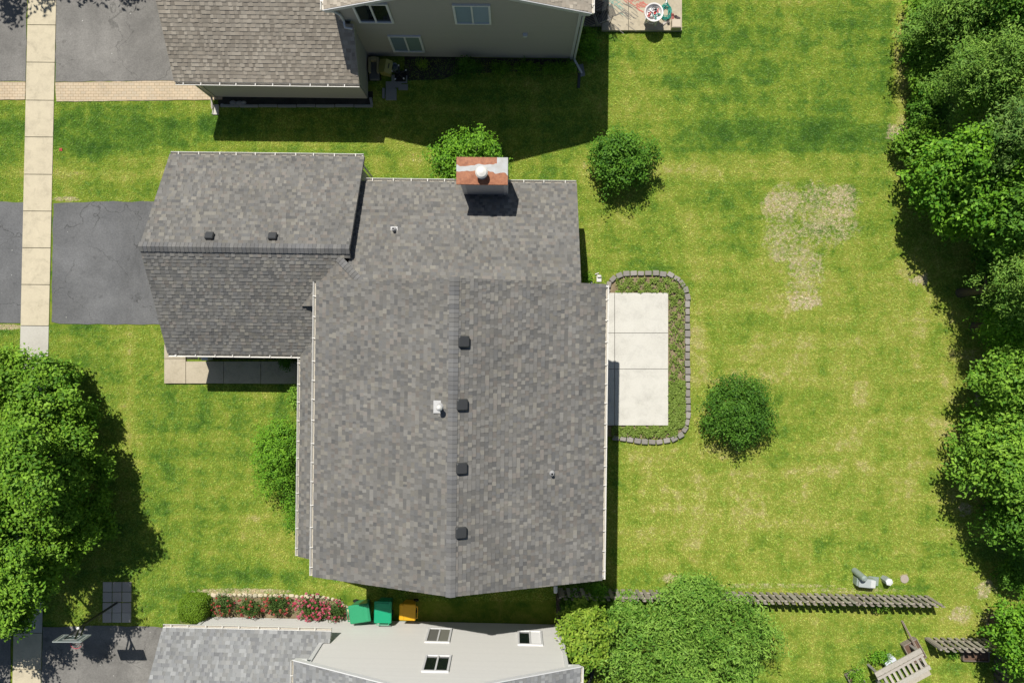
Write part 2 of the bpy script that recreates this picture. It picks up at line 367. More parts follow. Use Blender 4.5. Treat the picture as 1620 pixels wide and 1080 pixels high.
# ------------------------------------------------------------------ ground, paving
def sheet(name, polys, z, mat, sub=None):
    mb = MB()
    for p in polys: mb.face([(x, y, z) for x, y in p], (1, 1, 1))
    return tag(mb.build(name, mat), kind='structure')
def rect(x0, y0, x1, y1): return [G(x0, y0), G(x0, y1), G(x1, y1), G(x1, y0)]
mb = MB(); mb.face([(-400, -400, 0), (400, -400, 0), (400, 400, 0), (-400, 400, 0)], (1, 1, 1))
tag(mb.build("lawn", "turf"), kind='structure')
def sw(py, right): return (90 if right else 45) - 24.5 / 1080 * py - (0.5 if right else 0)
# sidewalk: cast panels with open joints
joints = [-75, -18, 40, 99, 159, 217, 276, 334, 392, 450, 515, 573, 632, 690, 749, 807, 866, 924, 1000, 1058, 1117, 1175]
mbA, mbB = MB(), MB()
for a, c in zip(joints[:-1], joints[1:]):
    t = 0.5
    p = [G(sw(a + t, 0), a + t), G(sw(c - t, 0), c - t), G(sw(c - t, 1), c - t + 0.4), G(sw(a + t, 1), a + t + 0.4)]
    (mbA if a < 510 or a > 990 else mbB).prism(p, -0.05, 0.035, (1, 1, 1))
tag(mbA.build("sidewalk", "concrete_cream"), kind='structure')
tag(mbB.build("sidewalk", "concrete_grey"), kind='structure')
sheet("sidewalk_joint", [[G(sw(-80, 0) + 1, -80), G(sw(1180, 0) + 1, 1180), G(sw(1180, 1) - 1, 1180), G(sw(-80, 1) - 1, -80)]], 0.012, "joint_dark")
def wavy(pts, amp, seed, step=14):
    rnd = random.Random(seed); out = []
    for a, c in zip(pts, pts[1:] + pts[:1]):
        L = math.hypot(c[0] - a[0], c[1] - a[1]); k = max(1, int(L / step))
        for i in range(k):
            f = i / k; j = 0 if i == 0 else amp
            out.append((a[0] + (c[0] - a[0]) * f + rnd.uniform(-j, j), a[1] + (c[1] - a[1]) * f + rnd.uniform(-j, j)))
    return out
def slab(name, polys, z, mat):
    mb = MB()
    for p in polys: mb.prism([G(*q) for q in p][::-1], -0.05, z, (1, 1, 1))
    return tag(mb.build(name, mat), kind='structure')
slab("driveway", [wavy([(85, 322), (150, 319), (330, 319), (330, 514), (95, 512), (82, 509)], 0.9, 1)], 0.02, "asphalt_main")
slab("driveway_apron", [wavy([(-200, 318), (38, 320), (33, 511), (-200, 512)], 0.8, 2)], 0.021, "asphalt_main")
slab("driveway", [wavy([(91, -80), (420, -80), (420, 128), (300, 127), (88, 130)], 0.8, 3)], 0.022, "asphalt_worn")
slab("driveway_apron", [wavy([(-200, -80), (44, -80), (41, 129), (-200, 128)], 0.8, 4)], 0.023, "asphalt_worn")
slab("driveway", [wavy([(68, 991), (170, 989), (420, 996), (420, 1180), (64, 1180)], 0.9, 5)], 0.024, "asphalt_worn")
slab("driveway_apron", [wavy([(-200, 988), (18, 990), (14, 1180), (-200, 1180)], 0.8, 6)], 0.025, "asphalt_worn")
slab("walkway", [wavy([(88, 131), (300, 128), (352, 128), (352, 158), (90, 161)], 0.5, 7)], 0.03, "brick_paving")
slab("walkway", [wavy([(-200, 129), (41, 130), (40, 158), (-200, 160)], 0.5, 8)], 0.031, "brick_paving")
# entry walk along the garage
mb = MB()
for x0, y0, x1, y1 in ((261.5, 567.3, 295, 606), (261.5, 545, 295, 566.5), (295.8, 571.5, 354.8, 606), (355.6, 571.5, 413.3, 606.3), (414.1, 571.5, 469, 606.6), (469.8, 571.5, 520, 607)):
    mb.prism(rect(x0, y0, x1, y1), -0.05, 0.10, (1, 1, 1))
tag(mb.build("walkway", "concrete_tan"), kind='structure')
# rear patio
mb = MB()
for x0, x1 in ((930, 971.4), (972.2, 1056)):
    for y0, y1 in ((463.5, 526.3), (527.0, 583.0), (583.7, 672)):
        mb.prism(rect(x0, y0, x1, y1), -0.05, 0.12, (1, 1, 1))
tag(mb.build("patio", "concrete_pale"), kind='structure')
mb = MB()
for x0, x1 in ((951.5, 993), (993.8, 1077.5)):
    for y0, y1 in ((-80, -20), (-19.3, 50.5)):
        mb.prism(rect(x0, y0, x1, y1), -0.05, 0.16, (1, 1, 1))
mb.prism(rect(900, -60, 951, 43), -0.05, 0.12, (1, 1, 1))
tag(mb.build("patio", "concrete_tan"), kind='structure')
# beds
sheet("planting_bed", [[G(*q) for q in [(958, 452), (965, 442), (982, 436), (1055, 437), (1075, 446), (1084, 462), (1086, 530), (1086, 670), (1076, 686), (1055, 694), (958, 690)]][::-1]], 0.010, "soil")
sheet("planting_bed", [[G(*q) for q in [(285, 975), (290, 955), (303, 944), (330, 939), (500, 942), (530, 948), (556, 962), (565, 990), (285, 985)]][::-1]], 0.011, "soil")
sheet("planting_bed", [rect(345, 145, 590, 168)], 0.012, "dark_mulch")
sheet("planting_bed", [rect(296, 540, 480, 568)], 0.013, "dark_mulch")
sheet("planting_bed", [[G(*q) for q in [(640, 90), (910, 95), (905, 112), (800, 114), (720, 118), (700, 126), (640, 128)]][::-1]], 0.014, "dark_mulch")
#sheet("side_yard", [[G(*q) for q in [(590, 938), (878, 925), (878, 990), (590, 985)]][::-1]], 0.0085, "dark_mulch")

# ------------------------------------------------------------------ houses
def lerp(a, b_, f): return a + (b_ - a) * f
def shingles(mb, poly, ud, vd, pal, seed, expo=0.143, wmin=0.08, wmax=0.21, thick=0.010, raised=0.017, hi=0.55):
    """lay real tabs on a convex roof plane; ud runs along the eave, vd up the slope"""
    rnd = random.Random(seed); ud, vd = Vector(ud).normalized(), Vector(vd).normalized(); nn = ud.cross(vd)
    if nn.z < 0: nn = -nn
    o = Vector(poly[0]); uv = [((Vector(p) - o).dot(ud), (Vector(p) - o).dot(vd)) for p in poly]
    vmin, vmax = min(p[1] for p in uv), max(p[1] for p in uv)
    def span(v):
        xs = []
        for (u0, v0), (u1, v1) in zip(uv, uv[1:] + uv[:1]):
            if abs(v1 - v0) < 1e-9: continue
            f = (v - v0) / (v1 - v0)
            if -1e-6 <= f <= 1 + 1e-6: xs.append(u0 + (u1 - u0) * f)
        return (min(xs), max(xs)) if xs else None
    v = vmin
    while v < vmax - 0.01:
        v1 = min(v + expo, vmax)
        s0, s1 = span(v + 1e-4), span(v1 - 1e-4)
        if not s0 or not s1: v = v1; continue
        lo = min(s0[0], s1[0]); hi_u = max(s0[1], s1[1]); u = lo - rnd.uniform(0, 0.2); up_ = rnd.random() < 0.5
        rowtone = rnd.uniform(0.96, 1.04)
        while u < hi_u - 0.005:
            w = rnd.uniform(wmin, wmax); ue = u + w
            a0, a1 = max(u, s0[0]), min(ue, s0[1]); b0, b1 = max(u, s1[0]), min(ue, s1[1])
            if a1 - a0 > 0.004 or b1 - b0 > 0.004:
                a1, b1 = max(a1, a0), max(b1, b0)
                if a1 <= a0: a0 = a1 = min(max(a0, s0[0]), s0[1])
                if b1 <= b0: b0 = b1 = min(max(b0, s1[0]), s1[1])
                t = thick + (raised if up_ else 0)
                c = rnd.choice(pal); k = rowtone * rnd.uniform(0.93, 1.07) * (1.07 if up_ else 0.88)
                c = tuple(x * k for x in c)
                P = lambda uu, vv, h: tuple(o + ud * uu + vd * vv + nn * h)
                A, B, C, D = P(a0, v, t), P(a1, v, t), P(b1, v1, 0.002), P(b0, v1, 0.002)
                A0, B0, C0, D0 = P(a0, v, -0.002), P(a1, v, -0.002), P(b1, v1, -0.002), P(b0, v1, -0.002)
                mb.face((A, B, C, D), c); mb.face((A0, B0, B, A), c); mb.face((B0, C0, C, B), c); mb.face((D0, A0, A, D), c)
            u = ue; up_ = (not up_) if rnd.random() < 0.75 else up_
        v = v1
def deck(mb, poly, th, col, edge):
    """solid deck below the shingles with painted edges"""
    top = [Vector(p) - Vector((0, 0, 0.012)) for p in poly]; bot = [p - Vector((0, 0, th)) for p in top]
    mb.face(top, col); mb.face(bot[::-1], edge)
    for a, b_, c, d in zip(bot, bot[1:] + bot[:1], top[1:] + top[:1], top): mb.face((a, b_, c, d), edge)
def ridge_caps(mb, a, b_, wid, drop, pal, seed, side):
    """bent cap shingles lapped along a ridge or hip"""
    rnd = random.Random(seed); a, b_ = Vector(a), Vector(b_); L = (b_ - a).length; d = (b_ - a) / L; s = Vector(side).normalized(); n_ = int(L / 0.145)
    for k in range(n_):
        c = rnd.choice(pal); q = rnd.uniform(0.85, 1.12); c = tuple(x * q for x in c)
        p0 = a + d * (k * L / n_); p1 = a + d * ((k + 1) * L / n_ + 0.01)
        u0, u1 = Vector((0, 0, 0.045)), Vector((0, 0, 0.028)); dn = Vector((0, 0, -drop * wid))
        mb.face((p0 + u0, p1 + u1, p1 + u1 + s * wid + dn, p0 + u0 + s * wid + dn), c)
        mb.face((p1 + u1, p0 + u0, p0 + u0 - s * wid + dn, p1 + u1 - s * wid + dn), c)
        z = Vector((0, 0, -0.03))
        mb.face((p0 + u0, p0 + u0 + s * wid + dn, p0 + u0 + s * wid + dn + z, p0 + u0 + z), c)
        mb.face((p0 + u0, p0 + u0 + z, p0 + u0 - s * wid + dn + z, p0 + u0 - s * wid + dn), c)
        mb.face((p0 + u0 + s * wid + dn, p1 + u1 + s * wid + dn, p1 + u1 + s * wid + dn + z, p0 + u0 + s * wid + dn + z), c)
        mb.face((p1 + u1 - s * wid + dn, p0 + u0 - s * wid + dn, p0 + u0 - s * wid + dn + z, p1 + u1 - s * wid + dn + z), c)
GUT = (0.84, 0.82, 0.76)
def gutter(a, b_, out, parent, off, step=0.72, ends=True, label=None, dirt=0.25):
    """open K-shaped trough with hanger straps; a-b is the roof edge, out points away from the roof"""
    mb = MB(); a, b_, o = Vector(a), Vector(b_), Vector(out).normalized(); d = (b_ - a); L = d.length; d = d / L
    prof = [(0.0, -0.01), (0.0, -0.12), (0.085, -0.12), (0.105, -0.05), (0.125, -0.035), (0.125, 0.0), (0.112, 0.0), (0.112, -0.03), (0.092, -0.045), (0.075, -0.105), (0.012, -0.105), (0.012, -0.01)]
    rnd = random.Random(int(L * 1000))
    inner = {6: 1, 7: 1, 8: 0.8, 9: 0.6, 10: 0.7}
    for k in range(len(prof)):
        (x0, z0), (x1, z1) = prof[k], prof[(k + 1) % len(prof)]
        p0, p1 = a + o * x0 + Vector((0, 0, z0)), a + o * x1 + Vector((0, 0, z1))
        kk = inner.get(k, 1.0); c = tuple(g * kk for g in GUT)
        if k == 9: c = (0.52, 0.48, 0.40)
        mb.face((p0, p1, p1 + d * L, p0 + d * L), c)
    for e in (0, L):
        q = a + d * e; mb.face([q + o * x + Vector((0, 0, z)) for x, z in ((0, -0.01), (0, -0.12), (0.085, -0.12), (0.125, -0.035), (0.125, 0))], GUT)
    k = 0.3
    while k < L - 0.1:
        q = a + d * k; mb.bar(q + o * -0.01 + Vector((0, 0, 0.006)), q + o * 0.128 + Vector((0, 0, 0.006)), 0.028, 0.012, (0.80, 0.78, 0.72)); k += step * rnd.uniform(0.85, 1.15)
    g = mb.build("gutter", "painted_metal", parent, off)
    if label: g['label'] = label
    return g
def siding(mb, a, b_, z0, top, nrm, col, expo=0.12, lap=0.028):
    """lap siding between plan points a and b; top(f) gives the wall height along it"""
    a, b_, nv = Vector((*a, 0)), Vector((*b_, 0)), Vector((*nrm, 0)).normalized(); L = (b_ - a).length
    fs = [i / 40 for i in range(41)]; tops = [top(f) for f in fs]; zmax = max(tops); z = z0
    while z < zmax - 1e-3:
        z1 = z + expo
        # interval where the wall reaches z
        def interval(zz):
            ok = [i for i, t in enumerate(tops) if t >= zz - 1e-6]
            if not ok: return None
            i0, i1 = ok[0], ok[-1]; f0, f1 = fs[i0], fs[i1]
            if i0 > 0 and tops[i0] != tops[i0 - 1]: f0 = lerp(fs[i0 - 1], fs[i0], (zz - tops[i0 - 1]) / (tops[i0] - tops[i0 - 1]))
            if i1 < 40 and tops[i1] != tops[i1 + 1]: f1 = lerp(fs[i1 + 1], fs[i1], (zz - tops[i1 + 1]) / (tops[i1] - tops[i1 + 1]))
            return f0, f1
        e1 = min(z1, zmax - 1e-4); q0, q1 = interval(z), interval(e1)
        if q0 and q1:
            P = lambda f, zz, o: tuple(a + (b_ - a) * f + nv * o + Vector((0, 0, zz)))
            k = 0.985 + 0.03 * ((hash((round(z, 3), round(L, 2))) % 97) / 97)
            c = tuple(x * k for x in col)
            mb.face((P(q0[0], z, lap), P(q0[1], z, lap), P(q1[1], e1, 0), P(q1[0], e1, 0)), c)
            mb.face((P(q0[0], z, 0), P(q0[1], z, 0), P(q0[1], z, lap), P(q0[0], z, lap)), c)
        z = z1
def window(parent, off, a, b_, z0, z1, nrm, split=0.5, frame=(0.78, 0.78, 0.78), label=None, blind=None, proud=0.05):
    """framed slider: a,b plan points of the opening on the wall face"""
    a, b_, nv = Vector((*a, 0)), Vector((*b_, 0)), Vector((*nrm, 0)).normalized(); d = (b_ - a).normalized(); L = (b_ - a).length
    fm = MB(); w = 0.075; c0 = nv * (proud / 2 + 0.012)
    def V(f, z): return a + d * f + c0 + Vector((0, 0, z))
    U = tuple(nv)
    fm.bar(V(0, z0 + w / 2), V(L, z0 + w / 2), w, proud + 0.02, frame, up=U); fm.bar(V(0, z1 - w / 2), V(L, z1 - w / 2), w, proud + 0.02, frame, up=U)
    for f in (w / 2, L - w / 2): fm.bar(V(f, z0 + w), V(f, z1 - w), w, proud + 0.016, frame, up=U)
    fm.bar(V(L * split, z0 + w), V(L * split, z1 - w), 0.06, proud, frame, up=U)
    fr = fm.build("window", "painted_metal", parent, off)
    if label: fr['label'] = label
    for f0, f1 in ((w, L * split - 0.03), (L * split + 0.03, L - w)):
        g = MB(); q = nv * 0.018
        g.face([tuple(a + d * f + q + Vector((0, 0, z))) for f, z in ((f0, z0 + w), (f1, z0 + w), (f1, z1 - w), (f0, z1 - w))], (0.02, 0.02, 0.02))
        g.build("glass", "glass_pane", fr, (0, 0, 0)).location = (-0.0, 0, 0)
        if blind and (f0 > w) in blind:
            bl = MB(); c = blind[f0 > w]; zz = z0 + w
            while zz < z1 - w - 0.01:
                e = min(zz + 0.05, z1 - w); bl.face([tuple(a + d * f + nv * o + Vector((0, 0, z))) for f, z, o in ((f0, zz, 0.034), (f1, zz, 0.034), (f1, e, 0.022), (f0, e, 0.022))], c); zz += 0.05
            bl.build("blind", "vinyl", fr)
    for ch in fr.children: ch.data.transform(__import__('mathutils').Matrix.Translation((-off[0], -off[1], -off[2])))
    return fr
def house_root(label, alpha, cx, cy):
    a = R(-alpha); loc = (cx * math.cos(a) - cy * math.sin(a), cx * math.sin(a) + cy * math.cos(a), 0)
    return thing("house", label, "house", loc, a), (cx, cy, 0)
def corner_trim(mb, x, y, z0, z1, col, w=0.11): mb.box(x, y, z0, w, w, z1 - z0, col)

# ---- main house -------------------------------------------------
main, MO = house_root("two-storey house in the middle with mottled dark grey roof, rusty chimney cover and attached garage", 0.7, -3.0, -2.0)
PALM = [(0.255, 0.243, 0.218), (0.230, 0.219, 0.198), (0.198, 0.190, 0.175), (0.185, 0.180, 0.168), (0.215, 0.205, 0.186), (0.275, 0.256, 0.215), (0.242, 0.216, 0.188), (0.168, 0.166, 0.160), (0.205, 0.198, 0.182), (0.250, 0.236, 0.206)]
PALM = [tuple((0.80 * c + 0.20 * m_) * k for c, m_, k in zip(p, (0.22, 0.21, 0.19), (0.84, 0.855, 0.875))) for p in PALM]
PALC = [(0.168, 0.167, 0.165), (0.178, 0.176, 0.170), (0.158, 0.159, 0.160), (0.187, 0.184, 0.176)]
WH = (0.70, 0.68, 0.62); GREYW = (0.42, 0.44, 0.45)
PM = 0.405; RX = -1.9
roof = MB()
wp = [(-6.88, -8.32, 5.1), (-6.88, 2.05, 5.1), (RX, 2.05, 7.12), (RX, -8.32, 7.12)]
ep = [(3.25, 2.05, 5.1), (3.25, -8.32, 5.1), (RX, -8.32, 7.12), (RX, 2.05, 7.12)]
for q in (wp, ep): deck(roof, q, 0.16, (0.1, 0.1, 0.1), (0.30, 0.29, 0.27))
shingles(roof, wp, (0, 1, 0), (4.98, 0, 2.02), PALM, 11); shingles(roof, ep, (0, -1, 0), (-5.15, 0, 2.02), PALM, 12)
ROOF = roof.build("roof", "shingle", main, MO); ROOF['label'] = "upper gable roof with its ridge running up the picture"
rc_ = MB(); ridge_caps(rc_, (RX, -8.33, 7.12), (RX, 2.07, 7.12), 0.16, 0.40, PALC, 5, (1, 0, 0)); rc_.build("ridge_cap", "shingle", ROOF, MO)
# garage roof, both slopes
PG = 0.63; EZ = 2.6
gr = MB()
gz = lambda y: EZ + PG * (y + 0.61)
nz = lambda y: EZ + PG * (6.97 - y)
RY = 3.18; RZ = gz(RY)
south = [(-13.15, -0.61, EZ), (-8.06, -0.61, EZ), (-6.45, 1.0, gz(1.0)), (-6.45, 2.60, gz(2.60)), (-6.19, 2.88, gz(2.88)), (-5.77, 2.88, gz(2.88)), (-5.77, RY, RZ), (-13.15, RY, RZ)]
north = [(-5.72, 6.97, EZ), (-13.15, 6.97, EZ), (-13.15, RY, RZ), (-5.76, RY, RZ)]
deck(gr, south, 0.14, (0.1, 0.1, 0.1), (0.26, 0.25, 0.24)); deck(gr, north, 0.14, (0.1, 0.1, 0.1), (0.26, 0.25, 0.24))
PALD = [tuple(x * 1.14 for x in c) for c in PALM]  # same shingles, lightened in colour to lift the slope facing away from the sun
sa = [(-13.15, -0.61, EZ), (-8.06, -0.61, EZ), (-6.0, 1.45, gz(1.45)), (-6.0, 2.88, gz(2.88)), (-13.15, 2.88, gz(2.88))]
shingles(gr, sa, (1, 0, 0), (0, 1, PG), PALD, 13, raised=0.010)
shingles(gr, [(-13.15, 2.88, gz(2.88)), (-5.77, 2.88, gz(2.88)), (-5.77, RY, RZ), (-13.15, RY, RZ)], (1, 0, 0), (0, 1, PG), PALD, 14)
shingles(gr, north, (-1, 0, 0), (0, -1, PG), PALM, 15)
GR = gr.build("roof", "shingle", main, MO); GR['label'] = "lower garage roof with its ridge running across the picture"
rc_ = MB(); ridge_caps(rc_, (-5.76, RY, RZ + 0.01), (-13.17, RY, RZ + 0.01), 0.17, 0.60, PALC, 6, (0, 1, 0)); rc_.build("ridge_cap", "shingle", GR, MO)
# rear single-storey wing, north slope
WZ = lambda y: EZ + 0.62 * (6.05 - y)
wr = MB()
wing = [(2.40, 6.05, EZ), (-5.85, 6.05, EZ), (-5.85, 2.52, WZ(2.52)), (-5.0, 1.74, WZ(1.74)), (2.40, 1.74, WZ(1.74))]
deck(wr, wing, 0.14, (0.1, 0.1, 0.1), (0.34, 0.33, 0.30)); shingles(wr, wing, (-1, 0, 0), (0, -1, 0.62), PALM, 16)
WR = wr.build("roof", "shingle", main, MO); WR['label'] = "low rear roof sloping away behind the chimney"
# small west-facing saddle between garage roof and upper wall
sr = MB(); SZ = lambda x: 3.80 + 0.62 * (x + 7.73)
sad = [(-7.73, 1.20, SZ(-7.73)), (-5.3, 1.20, SZ(-5.3)), (-5.0, 1.74, SZ(-5.0)), (-6.19, 2.88, SZ(-6.19))]
sr.face([(-7.73, 1.2, 3.79), (-7.73, 1.2, 3.60), (-6.40, 1.2, 3.45), (-6.40, 1.2, SZ(-6.4))], (0.22, 0.22, 0.22))
sr.face([(-6.19, 2.88, SZ(-6.19)), (-7.73, 1.2, 3.79), (-7.73, 1.2, 3.6), (-6.19, 2.88, 4.5)], (0.2, 0.2, 0.2))
for q in (sad,): sr.face(q, (0.15, 0.15, 0.15))
PALT = [(p[0] * 1.04, p[1] * 1.02, p[2]) for p in PALM]
shingles(sr, [(-7.73, 1.20, SZ(-7.73)), (-7.72, 1.21, SZ(-7.72)), (-6.19, 2.88, SZ(-6.19)), (-5.0, 1.74, SZ(-5.0)), (-5.3, 1.20, SZ(-5.3))], (0, 1, 0), (1, 0, 0.62), PALT, 17)
ridge_caps(sr, (-5.0, 1.74, 5.47), (-6.19, 2.88, 4.80), 0.13, 0.35, PALC, 7, (0.7, 0.7, 0))
sr.build("roof", "shingle", main, MO)['label'] = "small saddle roof wedged between garage roof and upper wall"
# pent roof along the front wall
pr = MB(); TZ = lambda x: EZ + PG * (x + 8.06)
pent = [(-8.06, -8.30, EZ), (-8.06, -0.61, EZ), (-6.45, 1.0, TZ(-6.45)), (-6.45, -8.30, TZ(-6.45))]
deck(pr, pent, 0.14, (0.1, 0.1, 0.1), (0.34, 0.33, 0.30)); shingles(pr, pent, (0, 1, 0), (1, 0, PG), PALM, 18)
pr.build("roof", "shingle", main, MO)['label'] = "narrow lower roof strip along the front wall"
# walls
wb = MB(); VW = (0.46, 0.45, 0.42)
UX0, UX1, UY0, UY1 = -6.42, 2.86, -8.0, 1.72
gab = lambda f: 4.98 + PM * (min(abs(lerp(UX0, UX1, f) - (-6.86)), abs(3.24 - lerp(UX0, UX1, f))))
siding(wb, (UX0, UY0), (UX1, UY0), 0.15, gab, (0, -1), VW); siding(wb, (UX0, UY1), (UX1, UY1), 0.15, gab, (0, 1), VW)
siding(wb, (UX0, UY0), (UX0, UY1), 0.15, lambda f: 5.08, (-1, 0), VW); siding(wb, (UX1, UY0), (UX1, UY1), 0.15, lambda f: 5.08, (1, 0), VW)
siding(wb, (-7.65, -8.0), (-7.65, -0.25), 0.15, lambda f: 2.75, (-1, 0), VW); siding(wb, (-7.65, -8.0), (-6.42, -8.0), 0.15, lambda f: 2.75 + 0.75 * f, (0, -1), VW)
siding(wb, (-12.8, -0.22), (-6.45, -0.22), 0.1, lambda f: 2.72, (0, -1), VW); siding(wb, (-12.8, 6.6), (-5.92, 6.6), 0.1, lambda f: 2.72, (0, 1), VW)
ggab = lambda f: min(gz(lerp(-0.22, 6.6, f)), nz(lerp(-0.22, 6.6, f))) - 0.12
siding(wb, (-12.8, -0.22), (-12.8, 6.6), 0.1, ggab, (-1, 0), VW); siding(wb, (-5.90, 2.88), (-5.90, 6.6), 0.1, lambda f: min(gz(lerp(2.88, 6.6, f)), nz(lerp(2.88, 6.6, f))) - 0.12, (1, 0), VW)
siding(wb, (-5.9, 5.65), (2.12, 5.65), 0.1, lambda f: 2.8, (0, 1), VW); siding(wb, (2.12, 1.7), (2.12, 5.65), 0.1, lambda f: WZ(lerp(1.7, 5.65, f)) - 0.1, (1, 0), VW)
for x, y, t in ((UX0, UY0, 5.15), (UX1, UY0, 5.15), (UX1, UY1, 5.15), (2.12, 5.65, 2.8), (-12.8, -0.22, 2.7), (-12.8, 6.6, 2.7), (-7.65, -8.0, 2.7)): corner_trim(wb, x, y, 0.1, t, WH)
WALL = wb.build("wall", "vinyl", main, MO)
fd = MB(); FC = (0.3, 0.29, 0.27)
for x0, y0, x1, y1 in ((UX0 + .03, UY0 + .03, UX1 - .03, UY1 - .03), (-12.77, -0.19, -6.5, 6.57), (-5.87, 1.75, 2.09, 5.62), (-7.62, -7.97, -6.5, -0.3)): fd.prism([(x0, y0), (x1, y0), (x1, y1), (x0, y1)], -0.1, 0.22, FC)
fd.build("foundation", "cast_block", main, MO)
# bottom gable soffit boards, garage door, sliding door, front windows
gd = MB(); gd.box(-12.83, 3.2, 0.05, 0.05, 4.9, 2.15, (0.6, 0.58, 0.52))
for k in range(1, 4): gd.box(-12.86, 3.2, 0.05 + k * 0.54 - 0.01, 0.02, 4.9, 0.02, (0.3, 0.3, 0.28))
gd.build("garage_door", "painted_metal", main, MO)
window(main, MO, (2.86, -2.6), (2.86, -0.6), 0.15, 2.2, (1, 0), label="sliding glass door to the rear patio")
window(main, MO, (2.86, -6.5), (2.86, -5.1), 3.3, 4.6, (1, 0)); window(main, MO, (2.86, -0.9), (2.86, 0.5), 3.3, 4.6, (1, 0)); window(main, MO, (2.86, -6.4), (2.86, -5.2), 1.0, 2.3, (1, 0))
window(main, MO, (-6.42, -3.2), (-6.42, -4.8), 3.75, 4.9, (-1, 0)); window(main, MO, (-3.0, -8.0), (-1.8, -8.0), 3.3, 4.6, (0, -1)); window(main, MO, (-7.65, -3.2), (-7.65, -5.2), 1.0, 2.3, (-1, 0))
# gutters
gutter((-6.88, -8.29, 5.07), (-6.88, 2.02, 5.07), (-1, 0, 0), main, MO, label="gutter on the upper west eave")
gutter((3.25, -8.29, 5.07), (3.25, 2.02, 5.07), (1, 0, 0), main, MO, label="gutter on the upper east eave")
gutter((-13.13, 6.97, 2.57), (-5.76, 6.97, 2.57), (0, 1, 0), main, MO, label="gutter along the back of the garage roof")
gutter((-5.70, 6.05, 2.57), (2.38, 6.05, 2.57), (0, 1, 0), main, MO, label="gutter on the rear wing below the chimney")
gutter((-13.13, -0.61, 2.57), (-8.06, -0.61, 2.57), (0, -1, 0), main, MO, label="gutter along the front of the garage roof")
gutter((-8.06, -8.28, 2.57), (-8.06, -0.74, 2.57), (-1, 0, 0), main, MO, label="gutter on the narrow front roof strip")
# downspouts
ds = MB(); D = (0.72, 0.71, 0.68)
ds.tube([(3.32, 1.98, 5.05), (3.2, 1.86, 4.8), (2.98, 1.86, 4.6), (2.98, 1.86, 0.3), (3.2, 2.2, 0.12), (3.25, 2.5, 0.1)], 0.05, D, 6)
ds.build("downspout", "painted_metal", main, MO)
ds = MB(); ds.tube([(3.3, -8.2, 5.05), (3.1, -8.1, 4.7), (2.95, -8.12, 4.5), (2.95, -8.12, 0.3), (2.2, -8.5, 0.15)], 0.05, D, 6); ds.build("downspout", "painted_metal", main, MO)
ds = MB(); ds.tube([(-5.8, 7.05, 2.5), (-5.85, 6.75, 2.2), (-5.85, 6.7, 0.2)], 0.045, D, 6); ds.build("downspout", "painted_metal", main, MO)
ds = MB(); ds.tube([(-12.9, -0.7, 2.5), (-12.85, -0.32, 2.2), (-12.85, -0.32, 0.2)], 0.045, D, 6); ds.build("downspout", "painted_metal", main, MO)
# chimney
ch = MB(); CW = (0.42, 0.42, 0.42)
cx0, cx1, cy0, cy1 = -1.86, -0.24, 5.55, 6.38; CT = 4.93
for a, b_, nv in (((cx0, cy0), (cx1, cy0), (0, -1)), ((cx1, cy0), (cx1, cy1), (1, 0)), ((cx1, cy1), (cx0, cy1), (0, 1)), ((cx0, cy1), (cx0, cy0), (-1, 0))):
    siding(ch, a, b_, 0.15, lambda f: CT, nv, CW)
CHI = ch.build("chimney", "vinyl", main, MO)
tr = MB()
for x in (cx0 + 0.05, cx1 - 0.05):
    for y in (cy0 + 0.05, cy1 - 0.05): tr.box(x, y, 0.1, 0.15, 0.15, CT - 0.1, (0.62, 0.62, 0.62))
tr.build("corner_trim", "vinyl", CHI, MO)
cc = MB(); mx, my = (-2.03 - 0.22) / 2, (5.50 + 6.46) / 2
cc.box(0, 0, -0.04, 1.81, 0.96, 0.10, (1, 1, 1)); cc.face([(-0.88, -0.46, 0.062), (0.88, -0.46, 0.062), (0, 0, 0.085)], (1, 1, 1)); cc.face([(0.88, -0.46, 0.062), (0.88, 0.46, 0.062), (0, 0, 0.085)], (1, 1, 1)); cc.face([(0.88, 0.46, 0.062), (-0.88, 0.46, 0.062), (0, 0, 0.085)], (1, 1, 1)); cc.face([(-0.88, 0.46, 0.062), (-0.88, -0.46, 0.062), (0, 0, 0.085)], (1, 1, 1))
cco = cc.build("chimney_cover", "rusted_cover", CHI); cco.location = (mx - MO[0], my - MO[1], CT)
fl = MB(); fx, fy = -1.13, 5.86
fl.lathe((fx, fy, CT + 0.05), [(0.19, 0), (0.19, 0.03), (0.15, 0.05), (0.15, 0.22), (0.19, 0.24), (0.19, 0.30)], (0.30, 0.31, 0.32), 20)
fl.build("flue_pipe", "painted_metal", CHI, MO, smooth=False)
fl = MB(); fl.lathe((fx, fy, CT + 0.36), [(0.215, 0), (0.22, 0.03), (0.17, 0.10), (0.06, 0.15), (0.01, 0.16)], (0.80, 0.78, 0.72), 24)
fl.box(fx, fy, CT + 0.30, 0.10, 0.10, 0.1, (0.3, 0.3, 0.3)); fl.build("flue_cap", "painted_metal", CHI, MO, smooth=False)
